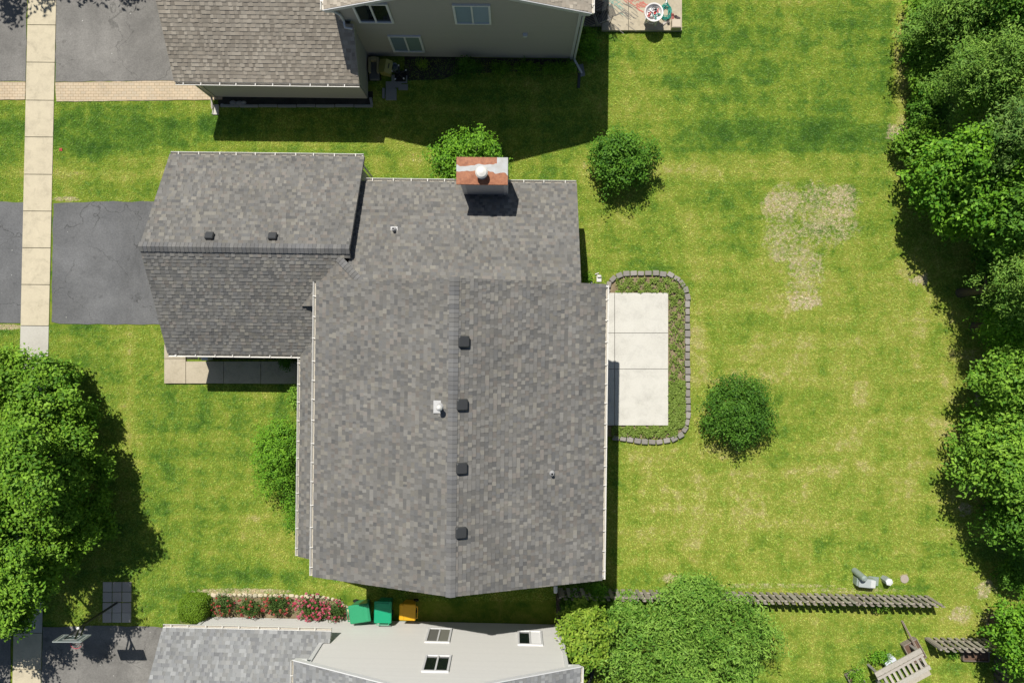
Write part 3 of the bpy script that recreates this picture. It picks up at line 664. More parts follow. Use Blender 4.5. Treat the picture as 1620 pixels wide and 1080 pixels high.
# roof vents: low black boxes just east of the ridge
def roof_vent(x, y, z, slope_axis, p, par):
    mb = MB(); s = 0.37
    mb.box(0, 0, 0.012, s - 0.04, s - 0.04, 0.07, (0.03, 0.03, 0.032)); mb.box(0, 0, 0.07, s, s, 0.075, (0.05, 0.052, 0.053), bev=0.028)
    o = mb.build("roof_vent", "painted_metal", par); o.location = (x - MO[0], y - MO[1], z + 0.03)
    o.rotation_euler = (0, math.atan(p), 0) if slope_axis == 'x' else (math.atan(p) if slope_axis == 'y' else 0, 0, 0)
    return o
for px_, py_ in ((732, 540), (729.5, 640), (728.5, 741), (727.5, 843)):
    x, y = G(px_, py_, 7.2); a = R(0.7); x, y = x * math.cos(a) - y * math.sin(a), x * math.sin(a) + y * math.cos(a)
    roof_vent(x, y, 7.12 - 0.392 * (x - RX), 'x', 0.392, ROOF)
for px_, py_ in ((330, 374), (430, 374.5)):
    x, y = G(px_, py_, 4.9); a = R(0.7); x, y = x * math.cos(a) - y * math.sin(a), x * math.sin(a) + y * math.cos(a)
    o = roof_vent(x, y, nz(y), 'y', -PG, GR); o.scale = (0.8, 0.8, 0.9)
def vent_pipe(par, x, y, z, r, h, cap, flash):
    mb = MB(); mb.box(0, 0, 0, flash, flash * 0.9, 0.01, (0.55, 0.55, 0.54)); mb.lathe((0, 0, 0.01), [(r * 1.9, 0), (r * 1.35, 0.08), (r, 0.10), (r, h), (r * 0.8, h)], (0.42, 0.42, 0.42), 16)
    if cap: mb.lathe((0, 0, h + 0.05), [(r * 0.6, -0.06), (r * 1.5, 0), (r * 1.45, 0.03), (r * 0.8, 0.09), (0.01, 0.12)], (0.72, 0.71, 0.68), 18)
    else: mb.lathe((0, 0, h + 0.005), [(r * 0.75, 0), (r * 0.75, 0.006)], (0.01, 0.01, 0.01), 12)
    o = mb.build("vent_pipe", "painted_metal", par); o.location = (x - MO[0], y - MO[1], z); return o
def loc_main(px_, py_, z):
    x, y = G(px_, py_, z); a = R(0.7); return x * math.cos(a) - y * math.sin(a), x * math.sin(a) + y * math.cos(a)
x, y = loc_main(696, 644, 7.15); vent_pipe(ROOF, x, y, 7.12 - PM * (RX - x), 0.07, 0.42, True, 0.46)['label'] = "pale capped vent pipe on a square flashing beside the ridge"
x, y = loc_main(873, 748, 5.8); vent_pipe(ROOF, x, y, 5.1 + 0.392 * (3.25 - x), 0.055, 0.22, False, 0.16)['label'] = "short open vent pipe low on the east slope"
x, y = loc_main(623, 363, 3.95); vent_pipe(WR, x, y, WZ(y) + 0.01, 0.055, 0.25, False, 0.26)['label'] = "short open vent pipe on the rear roof"

# ---- north neighbour ---------------------------------------------
nh, NO = house_root("beige-sided two-storey house with tan shingle roof at the top edge", 0.7, -3.5, 14.0)
PALN = [(0.42, 0.375, 0.305), (0.39, 0.345, 0.28), (0.36, 0.32, 0.26), (0.43, 0.385, 0.315), (0.33, 0.29, 0.235), (0.38, 0.335, 0.27)]
NW = (0.43, 0.40, 0.345); NT = (0.62, 0.62, 0.62)
rf_ = MB(); NR = -2.05; NZr = 7.15
for seed, q, u, v in ((21, [(-6.72, 11.50, 5.2), (-6.72, 19.5, 5.2), (NR, 19.5, NZr), (NR, 11.50, NZr)], (0, 1, 0), (4.67, 0, NZr - 5.2)), (22, [(2.62, 19.5, 5.2), (2.62, 11.50, 5.2), (NR, 11.50, NZr), (NR, 19.5, NZr)], (0, -1, 0), (-4.67, 0, NZr - 5.2))):
    deck(rf_, q, 0.16, (0.2, 0.18, 0.15), (0.60, 0.60, 0.58)); shingles(rf_, q, u, v, PALN, seed)
rf_.build("roof", "shingle", nh, NO)['label'] = "upper tan gable roof"
gr2 = MB(); ng = lambda y: 2.6 + 0.68 * (y - 9.76)
q = [(-13.02, 9.76, 2.6), (-5.95, 9.76, 2.6), (-5.95, 11.55, ng(11.55)), (-6.35, 11.60, ng(11.60)), (-6.35, 13.6, ng(13.6)), (-13.02, 13.6, ng(13.6))]
deck(gr2, q, 0.14, (0.2, 0.18, 0.15), (0.5, 0.48, 0.43))
shingles(gr2, [(-13.02, 9.76, 2.6), (-5.95, 9.76, 2.6), (-5.95, 11.55, ng(11.55)), (-13.02, 11.55, ng(11.55))], (1, 0, 0), (0, 1, 0.68), PALN, 23, raised=0.008)
shingles(gr2, [(-13.02, 11.55, ng(11.55)), (-6.35, 11.55, ng(11.55)), (-6.35, 13.6, ng(13.6)), (-13.02, 13.6, ng(13.6))], (1, 0, 0), (0, 1, 0.68), PALN, 24, raised=0.008)
deck(gr2, [(-13.02, 13.6, ng(13.6)), (-6.35, 13.6, ng(13.6)), (-6.35, 17.4, 2.6), (-13.02, 17.4, 2.6)], 0.14, (0.3, 0.27, 0.22), (0.5, 0.48, 0.43))
gr2.build("roof", "shingle", nh, NO)['label'] = "tan garage roof sloping toward the lawn"
wl_ = MB()
ngab = lambda f: 5.12 + (NZr - 5.2) / 4.67 * min(lerp(-6.38, 2.30, f) + 6.72, 2.62 - lerp(-6.38, 2.30, f)) - 0.04
siding(wl_, (-6.38, 11.72), (2.30, 11.72), 0.15, ngab, (0, -1), NW); siding(wl_, (2.30, 11.72), (2.30, 19.2), 0.15, lambda f: 5.2, (1, 0), NW)
siding(wl_, (-6.38, 11.72), (-6.38, 19.2), 0.15, lambda f: 5.2, (-1, 0), NW); siding(wl_, (-6.38, 19.2), (2.30, 19.2), 0.15, ngab, (0, 1), NW)
siding(wl_, (-12.42, 9.98), (-6.10, 9.98), 0.1, lambda f: 2.70, (0, -1), NW); siding(wl_, (-6.10, 9.98), (-6.10, 11.72), 0.1, lambda f: ng(lerp(9.98, 11.72, f)) - 0.13, (1, 0), NW)
siding(wl_, (-12.42, 9.98), (-12.42, 17.2), 0.1, lambda f: min(ng(lerp(9.98, 17.2, f)), 2.6 + 0.68 * (17.4 - lerp(9.98, 17.2, f))) - 0.12, (-1, 0), NW)
for x, y, t, c in ((2.30, 11.72, 5.15, NT), (-12.42, 9.98, 2.68, (0.5, 0.46, 0.38)), (-6.38, 11.72, 5.15, NW)): corner_trim(wl_, x, y, 0.1, t, c)
wl_.build("wall", "vinyl", nh, NO)
# rake boards
rk = MB()
for a, b_ in (((-6.72, 11.47, 5.12), (NR, 11.47, NZr - 0.08)), ((2.62, 11.47, 5.12), (NR, 11.47, NZr - 0.08))): rk.bar(a, b_, 0.03, 0.17, NT)
rk.box(2.46, 11.62, 4.98, 0.3, 0.3, 0.10, NT); rk.box(-6.55, 11.62, 4.98, 0.3, 0.3, 0.10, NT)
rk.build("rake_board", "painted_metal", nh, NO)
fd = MB(); fd.prism([(-6.35, 11.75), (2.27, 11.75), (2.27, 19.1), (-6.35, 19.1)], -0.1, 0.2, FC); fd.prism([(-12.4, 10.0), (-6.13, 10.0), (-6.13, 17.1), (-12.4, 17.1)], -0.1, 0.2, FC); fd.build("foundation", "cast_block", nh, NO)
window(nh, NO, (-5.76, 11.70), (-4.48, 11.70), 3.68, 5.32, (0, -1), label="dark upper window nearest the garage")
window(nh, NO, (-4.93, 11.70), (-3.66, 11.70), 0.78, 2.42, (0, -1), blind={False: (0.16, 0.22, 0.25), True: (0.18, 0.25, 0.22)}, label="ground-floor window")
window(nh, NO, (-2.23, 11.70), (-0.90, 11.70), 3.68, 5.32, (0, -1), blind={False: (0.25, 0.33, 0.38), True: (0.30, 0.38, 0.44)}, label="upper window with pale blinds")
dv = MB(); dv.box(0.36, 11.66, 2.55, 0.17, 0.14, 0.2, (0.7, 0.72, 0.74), taper=0.7); dv.build("dryer_vent", "plastic", nh, NO)
gutter((-6.72, 11.50, 5.17), (-6.72, 19.4, 5.17), (-1, 0, 0), nh, NO, label="gutter on the upper west eave"); gutter((2.62, 11.50, 5.17), (2.62, 19.4, 5.17), (1, 0, 0), nh, NO, label="gutter on the upper east eave")
gutter((-12.98, 9.76, 2.57), (-5.95, 9.76, 2.57), (0, -1, 0), nh, NO, label="white gutter on the garage eave")
ds = MB(); ds.tube([(-6.6, 11.52, 5.0), (-6.45, 11.62, 4.7), (-6.30, 11.60, 4.5), (-6.28, 11.60, 3.95), (-6.25, 11.40, 3.86), (-5.99, 11.38, 3.80)], 0.045, (0.6, 0.62, 0.64), 6); ds.build("downspout", "painted_metal", nh, NO)
ds = MB(); ds.tube([(2.5, 11.55, 5.0), (2.42, 11.62, 4.6), (2.42, 11.62, 0.25), (2.75, 11.1, 0.12)], 0.045, (0.6, 0.62, 0.62), 6); ds.build("downspout", "painted_metal", nh, NO)
ds = MB(); ds.tube([(-12.9, 9.72, 2.5), (-12.55, 9.92, 2.25), (-12.5, 9.9, 0.2), (-12.5, 9.45, 0.1)], 0.045, (0.5, 0.46, 0.38), 6); ds.build("downspout", "painted_metal", nh, NO)

# ---- south neighbour ---------------------------------------------
sh, SO = house_root("pale grey two-storey house with light grey shingle roof at the bottom edge", 1.3, -4.5, -14.0)
PALS = [(0.262, 0.27, 0.27), (0.28, 0.287, 0.287), (0.245, 0.252, 0.255), (0.31, 0.317, 0.315), (0.27, 0.275, 0.27), (0.225, 0.23, 0.235), (0.26, 0.262, 0.255)]
SW_ = (0.62, 0.615, 0.585); ST = (0.74, 0.74, 0.73)
rf_ = MB(); SR = -2.38; SZr = 7.4
for seed, q, u, v in ((31, [(-7.44, -19.5, 4.9), (-7.44, -11.44, 4.9), (SR, -11.44, SZr), (SR, -19.5, SZr)], (0, 1, 0), (5.06, 0, 2.5)), (32, [(2.67, -11.44, 4.9), (2.67, -19.5, 4.9), (SR, -19.5, SZr), (SR, -11.44, SZr)], (0, -1, 0), (-5.05, 0, 2.5))):
    deck(rf_, q, 0.16, (0.2, 0.2, 0.2), ST); shingles(rf_, q, u, v, PALS, seed)
rf_.build("roof", "shingle", sh, SO)['label'] = "upper grey gable roof"
gr3 = MB(); sg = lambda y: 2.5 + 0.72 * (-11.25 - y)
deck(gr3, [(-6.67, -11.25, 2.5), (-13.13, -11.25, 2.5), (-13.13, -15.2, sg(-15.2)), (-6.9, -15.2, sg(-15.2)), (-6.9, -11.6, sg(-11.6)), (-6.67, -11.6, sg(-11.6))], 0.14, (0.2, 0.2, 0.2), ST)
shingles(gr3, [(-6.67, -11.25, 2.5), (-13.13, -11.25, 2.5), (-13.13, -11.6, sg(-11.6)), (-6.67, -11.6, sg(-11.6))], (-1, 0, 0), (0, -1, 0.72), PALS, 33)
shingles(gr3, [(-6.9, -11.6, sg(-11.6)), (-13.13, -11.6, sg(-11.6)), (-13.13, -15.2, sg(-15.2)), (-6.9, -15.2, sg(-15.2))], (-1, 0, 0), (0, -1, 0.72), PALS, 34)
deck(gr3, [(-6.9, -15.2, sg(-15.2)), (-13.13, -15.2, sg(-15.2)), (-13.13, -19.0, 2.6), (-6.9, -19.0, 2.6)], 0.14, (0.2, 0.2, 0.2), ST)
gr3.build("roof", "shingle", sh, SO)['label'] = "grey garage roof beside the driveway"
wl_ = MB(); sgab = lambda f: 4.9 - 0.10 + 0.495 * min(lerp(-7.0, 2.23, f) + 7.44, 2.67 - lerp(-7.0, 2.23, f))
siding(wl_, (-7.0, -11.66), (2.23, -11.66), 0.12, sgab, (0, 1), SW_); siding(wl_, (-12.29, -11.66), (-7.0, -11.66), 0.12, lambda f: 2.72, (0, 1), SW_)
siding(wl_, (2.23, -11.66), (2.23, -19.2), 0.12, lambda f: 4.9, (1, 0), SW_); siding(wl_, (-7.0, -11.66), (-7.0, -19.2), 0.12, lambda f: 4.9, (-1, 0), SW_); siding(wl_, (-12.29, -11.66), (-12.29, -18.8), 0.12, lambda f: min(sg(lerp(-11.66, -18.8, f)), 2.6 + 0.72 * (lerp(-11.66, -18.8, f) + 19.0)) - 0.1, (-1, 0), SW_)
siding(wl_, (-7.0, -19.2), (2.23, -19.2), 0.12, sgab, (0, -1), SW_)
corner_trim(wl_, 2.23, -11.66, 0.1, 4.85, ST, 0.14); corner_trim(wl_, -12.29, -11.66, 0.1, 2.65, ST, 0.12); corner_trim(wl_, -7.0, -11.66, 2.6, 4.85, ST, 0.14)
wl_.build("wall", "vinyl", sh, SO)
rk = MB()
for a, b_ in (((-7.44, -11.40, 4.84), (SR, -11.40, SZr - 0.06)), ((2.67, -11.40, 4.84), (SR, -11.40, SZr - 0.06))): rk.bar(a, b_, 0.04, 0.18, ST)
rk.box(2.45, -11.58, 4.64, 0.4, 0.3, 0.10, ST); rk.box(-7.22, -11.58, 4.64, 0.4, 0.3, 0.10, ST)
rk.build("rake_board", "painted_metal", sh, SO)
fd = MB(); fd.prism([(-6.97, -19.1), (2.2, -19.1), (2.2, -11.69), (-6.97, -11.69)], -0.1, 0.2, FC); fd.prism([(-12.26, -18.7), (-7.03, -18.7), (-7.03, -11.69), (-12.26, -11.69)], -0.1, 0.2, FC); fd.build("foundation", "cast_block", sh, SO)
window(sh, SO, (-2.14, -11.65), (-3.10, -11.65), 0.90, 2.40, (0, 1), blind={False: (0.17, 0.17, 0.14), True: (0.13, 0.13, 0.115)}, label="ground-floor slider below the upper window")
window(sh, SO, (-1.96, -11.65), (-2.92, -11.65), 3.62, 5.10, (0, 1), label="upper dark window")
window(sh, SO, (1.46, -11.65), (0.48, -11.65), 0.95, 2.45, (0, 1), blind={False: (0.76, 0.76, 0.75)}, label="ground-floor window with its right half white")
gutter((-7.44, -19.4, 4.87), (-7.44, -11.44, 4.87), (-1, 0, 0), sh, SO, label="gutter on the upper west eave"); gutter((2.67, -19.4, 4.87), (2.67, -11.44, 4.87), (1, 0, 0), sh, SO, label="gutter on the upper east eave")
gutter((-13.13, -11.25, 2.47), (-6.67, -11.25, 2.47), (0, 1, 0), sh, SO, label="gutter on the garage eave")

# ------------------------------------------------------------------ foliage
def leaves(P, Nrm, size, ratio, cols, seed, name, parent, off, mat="leaf", bend=0.25):
    rng = np.random.default_rng(seed); n_ = len(P); tone = Nrm[:, 3] if Nrm.shape[1] == 4 else np.zeros(n_); Nrm = Nrm[:, :3]
    Nrm = Nrm + rng.normal(0, 0.38, (n_, 3)); Nrm /= np.linalg.norm(Nrm, axis=1, keepdims=True) + 1e-9
    t = rng.normal(0, 1, (n_, 3)); T = np.cross(Nrm, t); T /= np.linalg.norm(T, axis=1, keepdims=True) + 1e-9
    B = np.cross(Nrm, T); s = size * rng.uniform(0.6, 1.25, (n_, 1)); w = s * ratio
    mid = P + T * s * 0.45 + Nrm * s * 0.1
    V = np.stack([P, mid + B * w * 0.5 - Nrm * s * bend * 0.3, P + T * s - Nrm * s * bend, mid - B * w * 0.5 - Nrm * s * bend * 0.3], 1).reshape(-1, 3)
    F = np.arange(n_ * 4).reshape(n_, 4)
    ca, cb = np.array(cols[0]), np.array(cols[1]); f = np.clip(rng.normal(0.5, 0.2, (n_, 1)) + tone[:, None] * 0.7, 0, 1)
    C = ca * (1 - f) + cb * f; C = np.repeat(C * rng.uniform(0.85, 1.15, (n_, 1)), 4, axis=0)
    V = V - np.array(off)
    return np_mesh(name, V, F, C, mat, parent)
def crown_points(clumps, n_, seed, spray=14, upbias=0.25, spread=0.11, reach=0.42):
    """leaves gathered in sprays radiating from the shell of each clump"""
    rng = np.random.default_rng(seed); clumps = np.array(clumps, dtype=float); r = clumps[:, 3]
    w = r ** 2; w /= w.sum(); ns = max(1, n_ // spray)
    ci = rng.choice(len(clumps), ns, p=w); d = rng.normal(0, 1, (ns, 3)); d[:, 2] += upbias; d /= np.linalg.norm(d, axis=1, keepdims=True)
    lump = 0.80 + 0.20 * np.sin(d[:, 0] * 5.1 + ci) * np.cos(d[:, 1] * 4.3 + ci * 1.7) + 0.10 * rng.normal(0, 1, ns)
    base = clumps[ci, :3] + d * (clumps[ci, 3] * np.clip(lump, 0.3, 1.2))[:, None] * np.array([1, 1, 0.8])
    out = d + rng.normal(0, 0.45, (ns, 3)); out /= np.linalg.norm(out, axis=1, keepdims=True)
    t = rng.uniform(-0.6, 1.0, (ns, spray, 1)) * reach * np.clip(clumps[ci, 3], 0.3, 1.0)[:, None, None]
    P = base[:, None, :] + out[:, None, :] * t + rng.normal(0, spread, (ns, spray, 3))
    Nn = np.repeat((d * 0.6 + np.array([-0.1, 0.32, 0.85]))[:, None, :], spray, axis=1)
    P = P.reshape(-1, 3); Nn = Nn.reshape(-1, 3); ok = P[:, 2] > 0.06
    tone = np.repeat(np.clip(rng.normal(0.0, 0.28, ns) + rng.normal(0.0, 0.16, len(clumps))[ci], -0.6, 0.6), spray)[ok]
    return P[ok], np.concatenate([Nn[ok], tone[:, None]], 1)
def dome_clumps(c, rx, ry, rz, n_, rcl, seed, jitter=0.18, inner=0.25, zmin=0.4):
    """clumps over the shell and through the inside of an ellipsoid crown"""
    rng = np.random.default_rng(seed); out = []; ga = math.pi * (3 - math.sqrt(5)); p1, p2, p3 = rng.uniform(0, 6.28, 3)
    for i in range(n_):
        z = 1 - 1.7 * (i + 0.5) / n_; rr = math.sqrt(max(0, 1 - z * z)); a = i * ga
        k = 1 - abs(rng.normal(0, jitter)); r = rcl * rng.uniform(0.65, 1.3)
        k2 = max(0.2, k) * (1 + 0.14 * math.sin(3 * a + p1) + 0.12 * math.sin(5 * a + p2) + 0.06 * math.sin(9 * a + p3))
        x, y, zz = rr * math.cos(a) * (rx - r * 0.8) * k2, rr * math.sin(a) * (ry - r * 0.8) * k2, z * (rz - r * 0.7) * k2 + rng.normal(0, 0.16) * rz * 0.8
        out.append((c[0] + x, c[1] + y, max(zmin, c[2] + zz), r))
    for i in range(int(n_ * inner)):
        d = rng.normal(0, 1, 3); d /= np.linalg.norm(d); k = rng.uniform(0, 0.6)
        out.append((c[0] + d[0] * rx * k, c[1] + d[1] * ry * k, max(zmin, c[2] + d[2] * rz * k), rcl))
    return out
def trunk(parent, base, top, r, limbs, seed, col=(0.10, 0.085, 0.065), tips=None):
    rnd = random.Random(seed); mb = MB(); b0 = Vector(base); t0 = Vector(top)
    pts = [b0 + (t0 - b0) * f + Vector((rnd.uniform(-1, 1), rnd.uniform(-1, 1), 0)) * 0.06 * (0 < f < 1) for f in (0, 0.12, 0.4, 0.7, 1)]
    mb.tube(pts, [r * 1.5, r * 1.1, r * 0.9, r * 0.65, r * 0.3], col, 9)
    for i in range(limbs):
        s = b0 + (t0 - b0) * rnd.uniform(0.25, 0.8)
        if tips: e = Vector(tips[rnd.randrange(len(tips))][:3])
        else: e = s + Vector((rnd.uniform(-1, 1), rnd.uniform(-1, 1), rnd.uniform(0.4, 1)))
        m1 = s.lerp(e, 0.5) + Vector((0, 0, 0.15 * (e - s).length)); mb.tube([s, m1, e], [r * 0.5, r * 0.32, r * 0.08], col, 6)
    return mb.build("trunk", "bark", parent)
def tree(name, label, px, py, zc, rx, ry, rz, n_leaf, leaf, cols, seed, clumps=40, rcl=0.8, cat="tree", group=None, ratio=0.55, tr=0.14, height=None, jitter=0.18, spray=14, spread=0.11, upbias=0.25, reach=0.42):
    x, y = G(px, py, zc); t = thing(name, label, cat, (x, y, 0), 0, group)
    cl = dome_clumps((0, 0, zc), rx, ry, rz, clumps, rcl, seed, jitter)
    P, Nn = crown_points(cl, n_leaf, seed + 1, spray, upbias, spread, reach)
    leaves(P, Nn, leaf, ratio, cols, seed + 2, "crown", t, (0, 0, 0))
    trunk(t, (0, 0, -0.05), (0, 0, zc + rz * 0.45), tr, 9, seed, tips=cl)
    return t
KP = lambda px, z: px * K * (H - z) / H
MAPLE = ((0.065, 0.19, 0.012), (0.29, 0.51, 0.045)); DEEP = ((0.045, 0.15, 0.014), (0.18, 0.38, 0.035)); LIGHT = ((0.09, 0.24, 0.02), (0.31, 0.54, 0.055))
BRIGHT = ((0.06, 0.20, 0.012), (0.25, 0.50, 0.035)); FEATH = ((0.08, 0.21, 0.025), (0.29, 0.48, 0.075)); DARK = ((0.035, 0.12, 0.012), (0.14, 0.31, 0.03)); YEL = ((0.12, 0.26, 0.02), (0.38, 0.52, 0.06))
WILL = ((0.08, 0.22, 0.02), (0.31, 0.52, 0.08)); GREYG = ((0.07, 0.18, 0.03), (0.24, 0.40, 0.08))
def lobes_tree(name, label, base, lobes, n_leaf, leaf, cols, seed, ratio=0.55, tr=0.2, sub=5, cat="tree", spread=0.09, reach=0.5):
    """crown from surveyed boughs: (px, py, height, radius in px); each bough breaks into smaller tufts"""
    bx_, by_ = G(*base); t = thing(name, label, cat, (bx_, by_, 0)); rng = np.random.default_rng(seed); cl = []
    for li, (px, py, z, r) in enumerate(lobes):
        z = z * (1.16 if li % 2 else 0.84) * (0.80 if px < 60 else 0.60); x, y = G(px, py, z); r = r * (1.0 if li % 2 else 0.95); R_ = r * K * (H - z) / H
        for k in range(sub):
            d = rng.normal(0, 1, 3); d[2] = abs(d[2]) * 0.8; d /= np.linalg.norm(d); q = R_ * rng.uniform(0.45, 0.85)
            cl.append((x - bx_ + d[0] * q, y - by_ + d[1] * q, z + d[2] * q * 0.7, R_ * rng.uniform(0.28, 0.5)))
        cl.append((x - bx_, y - by_, z - R_ * 0.5, R_ * 0.6))
    P, Nn = crown_points(cl, n_leaf, seed + 1, 12, 0.3, spread, reach); leaves(P, Nn, leaf, ratio, cols, seed + 2, "crown", t, (0, 0, 0))
    zt = max(c[2] for c in cl); trunk(t, (0, 0, -0.05), (0, 0, zt * 0.8), tr, 12, seed, tips=cl)
    return t
# left maple
lobes_tree("maple_tree", "large maple spreading over the sidewalk at the left edge", (-10, 735), [
 (20, 580, 2.6, 44), (70, 590, 2.8, 34), (105, 588, 2.2, 24), (-30, 620, 3.0, 60), (40, 640, 4.0, 48), (95, 650, 3.2, 42), (138, 655, 2.4, 26), (10, 700, 5.4, 60), (70, 705, 4.6, 46), (120, 705, 3.4, 36),
 (155, 745, 2.6, 28), (40, 765, 5.8, 56), (-30, 770, 6.4, 70), (105, 760, 4.4, 40), (150, 790, 2.8, 30), (80, 815, 5.2, 44), (20, 835, 6.0, 52), (125, 835, 3.6, 36), (165, 830, 2.4, 20), (60, 875, 5.0, 44), (105, 870, 3.6, 34),
 (10, 900, 5.6, 50), (-40, 880, 6.0, 60), (55, 925, 4.2, 34), (75, 905, 3.0, 22), (20, 960, 4.6, 38), (-30, 960, 5.0, 50), (35, 975, 4.0, 22), (-60, 700, 5.5, 70), (10, 985, 4.6, 22), (-90, 820, 5.0, 80), (-80, 620, 4.0, 60), (-105, 960, 4.6, 62), (-55, 990, 4.2, 50), (-125, 1010, 4.4, 60), (-180, 900, 5.0, 90)],
 110000, 0.145, MAPLE, 100, tr=0.24, sub=7)
# tree beyond the top-left corner whose shade falls on the driveway
tree("maple_tree", "maple beyond the top left corner shading the driveway", -8, -340, 3.4, 4.9, 4.9, 3.9, 30000, 0.22, MAPLE, 130, clumps=60, rcl=1.0, tr=0.2)
tree("small_tree", "leafy light green tree rising behind the chimney", 743, 254, 1.6, KP(66, 1.6), KP(46, 1.6), 1.5, 12000, 0.11, BRIGHT, 140, clumps=26, rcl=0.5, tr=0.06, spread=0.07)
tree("small_tree", "round small tree on the lawn just beyond the chimney and rear wing", 983, 251, 1.05, KP(60, 1.05), KP(47, 1.05), 1.05, 13000, 0.105, DEEP, 150, clumps=44, rcl=0.34, tr=0.06, spread=0.08, jitter=0.22, reach=0.9)
tree("small_tree", "round dark tree standing alone east of the patio", 1167, 648, 1.0, KP(63, 1.0), KP(60, 1.0), 1.0, 15000, 0.105, DARK, 160, clumps=50, rcl=0.34, tr=0.06, ratio=0.4, spread=0.08, jitter=0.22, reach=0.9)
# trees by the lower fence
tree("fruit_tree", "broad tree with narrow pale leaves below the long fence", 1088, 1026, 2.2, KP(152, 2.2), KP(98, 2.2), 1.9, 33000, 0.17, WILL, 170, clumps=150, rcl=0.40, tr=0.13, ratio=0.28, jitter=0.26, spread=0.09, reach=0.8)
tree("small_tree", "yellow-green tree against the corner of the pale grey house", 928, 1000, 2.3, KP(42, 2.3), KP(52, 2.3), 1.7, 9000, 0.17, YEL, 180, clumps=24, rcl=0.45, tr=0.06, ratio=0.4, spread=0.08)
tree("small_tree", "bushy tree growing up through the long fence", 1100, 940, 1.9, KP(44, 1.9), KP(30, 1.9), 1.1, 9000, 0.13, WILL, 185, clumps=20, rcl=0.42, tr=0.05, ratio=0.35, spread=0.08)
# woodland along the right edge
WL = [
 ("a", 1518, 30, 2.6, 72, 66, 2.6, 22000, 0.15, FEATH, 'feathery mid green tree in the top right row, leftmost at the top edge', 0.3),
 ("b", 1568, 112, 4.2, 76, 68, 2.6, 22000, 0.14, FEATH, 'pale feathery crown standing tallest near the top of the row', 0.3),
 ("c", 1608, 10, 4.5, 70, 78, 3.0, 15000, 0.17, DEEP, 'deep green tree in the top right corner', 0.5),
 ("d", 1543, 278, 2.9, 92, 92, 2.9, 42000, 0.16, BRIGHT, 'large maple in the right row whose shadow reaches far over the lawn', 0.6),
 ("e", 1622, 215, 5.2, 66, 78, 3.0, 14000, 0.15, GREYG, 'grey-green tree behind the large maple at the right edge', 0.35),
 ("f", 1618, 335, 4.4, 66, 66, 3.0, 15000, 0.17, DEEP, 'dark tree at the right edge below the grey-green tree', 0.5),
 ("g", 1622, 452, 4.2, 60, 58, 3.0, 16000, 0.14, FEATH, 'pale feathery tree half way down the right edge', 0.3),
 ("h", 1592, 515, 2.2, 28, 32, 1.9, 7000, 0.13, BRIGHT, 'small bright tree in front of the pale feathery tree', 0.5),
 ("i", 1612, 605, 3.0, 58, 58, 2.4, 15000, 0.15, LIGHT, 'light green tree just above the broad round tree at right', 0.5),
 ("j", 1600, 722, 2.8, 76, 84, 2.6, 30000, 0.16, LIGHT, 'broad bright green tree low in the right row', 0.5),
 ("k", 1628, 828, 2.8, 54, 56, 2.4, 14000, 0.15, DEEP, 'dark green tree at the right edge under the broad bright tree', 0.5),
 ("l", 1634, 1015, 2.6, 50, 64, 2.3, 14000, 0.15, BRIGHT, 'tree in the bottom right corner beside the short fence', 0.5)]
for i, (nm, px, py, zc, rx, ry, rz, n_, lf, cols, lab, ratio) in enumerate(WL):
    tree("woodland_tree", lab, px, py, zc, KP(rx, zc), KP(ry, zc), rz, n_, lf, cols, 200 + i * 10, clumps=int(46 + rx * 0.7), rcl=0.55, tr=0.14, ratio=ratio, group="trees along the right edge", spread=0.09, jitter=0.24)
def shrub(name, label, px, py, h, rx, ry, n_, lf, cols, seed, cat="shrub", group=None, ratio=0.5, rcl=None):
    x, y = G(px, py, h * 0.5); t = thing(name, label, cat, (x, y, 0), 0, group)
    r = rcl or min(rx, ry) * K * 0.45
    cl = dome_clumps((0, 0, h * 0.5), rx * K, ry * K, h * 0.55, 16, r, seed, 0.2, zmin=0.1)
    P, Nn = crown_points(cl, n_, seed + 1, 10, 0.3, 0.045, 0.5); leaves(P, Nn, lf, ratio, cols, seed + 2, "foliage", t, (0, 0, 0))
    mb = MB(); rnd = random.Random(seed)
    for k in range(6):
        e = Vector(cl[rnd.randrange(len(cl))][:3]); mb.tube([(0, 0, -0.03), (e.x * 0.4, e.y * 0.4, e.z * 0.6), tuple(e)], [0.018, 0.012, 0.004], (0.09, 0.07, 0.05), 5)
    mb.build("stem", "bark", t); return t
for i, (px, py, lab) in enumerate(((1468, 12, 'dark shrub at the foot of the tree row, topmost by the lawn edge'), (1466, 72, 'shrub at the foot of the tree row, second down the lawn edge'), (1468, 130, 'shrub at the foot of the tree row, third down the lawn edge'), (1470, 183, 'low dark shrub at the foot of the row by the bare patch'), (1450, 228, 'low shrub at the left edge of the large maple'))):
    shrub("hedge_shrub", lab, px, py, 1.7, 34, 36, 7000, 0.13, DEEP if i % 2 else MAPLE, 400 + i * 5, group="shrubs edging the tree row")
for i, (px, py, rx, ry, n_, lab) in enumerate(((1590, 660, 36, 40, 4000, 'dark undergrowth shrub left of the broad bright tree'), (1556, 600, 14, 26, 1600, 'small shrub at the shadow edge below the pale feathery tree'), (1606, 905, 30, 34, 3500, 'low shrub at the right edge below the dark tree'), (1575, 395, 40, 30, 4000, 'undergrowth shrub in the shade of the large maple'), (1606, 455, 30, 40, 3500, 'dark shrub below the pale feathery tree half way down'), (1600, 550, 34, 34, 3600, 'shrub between the small bright tree and the light green tree'), (1612, 770, 26, 40, 3000, 'shrub behind the broad bright tree at the edge'), (1572, 425, 20, 20, 1400, 'small shrub at the lower tip of the large maple'), (1590, 800, 26, 20, 2200, 'low shrub beneath the broad bright tree'))):
    shrub("undergrowth_shrub", lab, px, py, 1.5, rx, ry, n_, 0.12, DEEP, 440 + i * 5, group="shrubs under the right-hand trees")
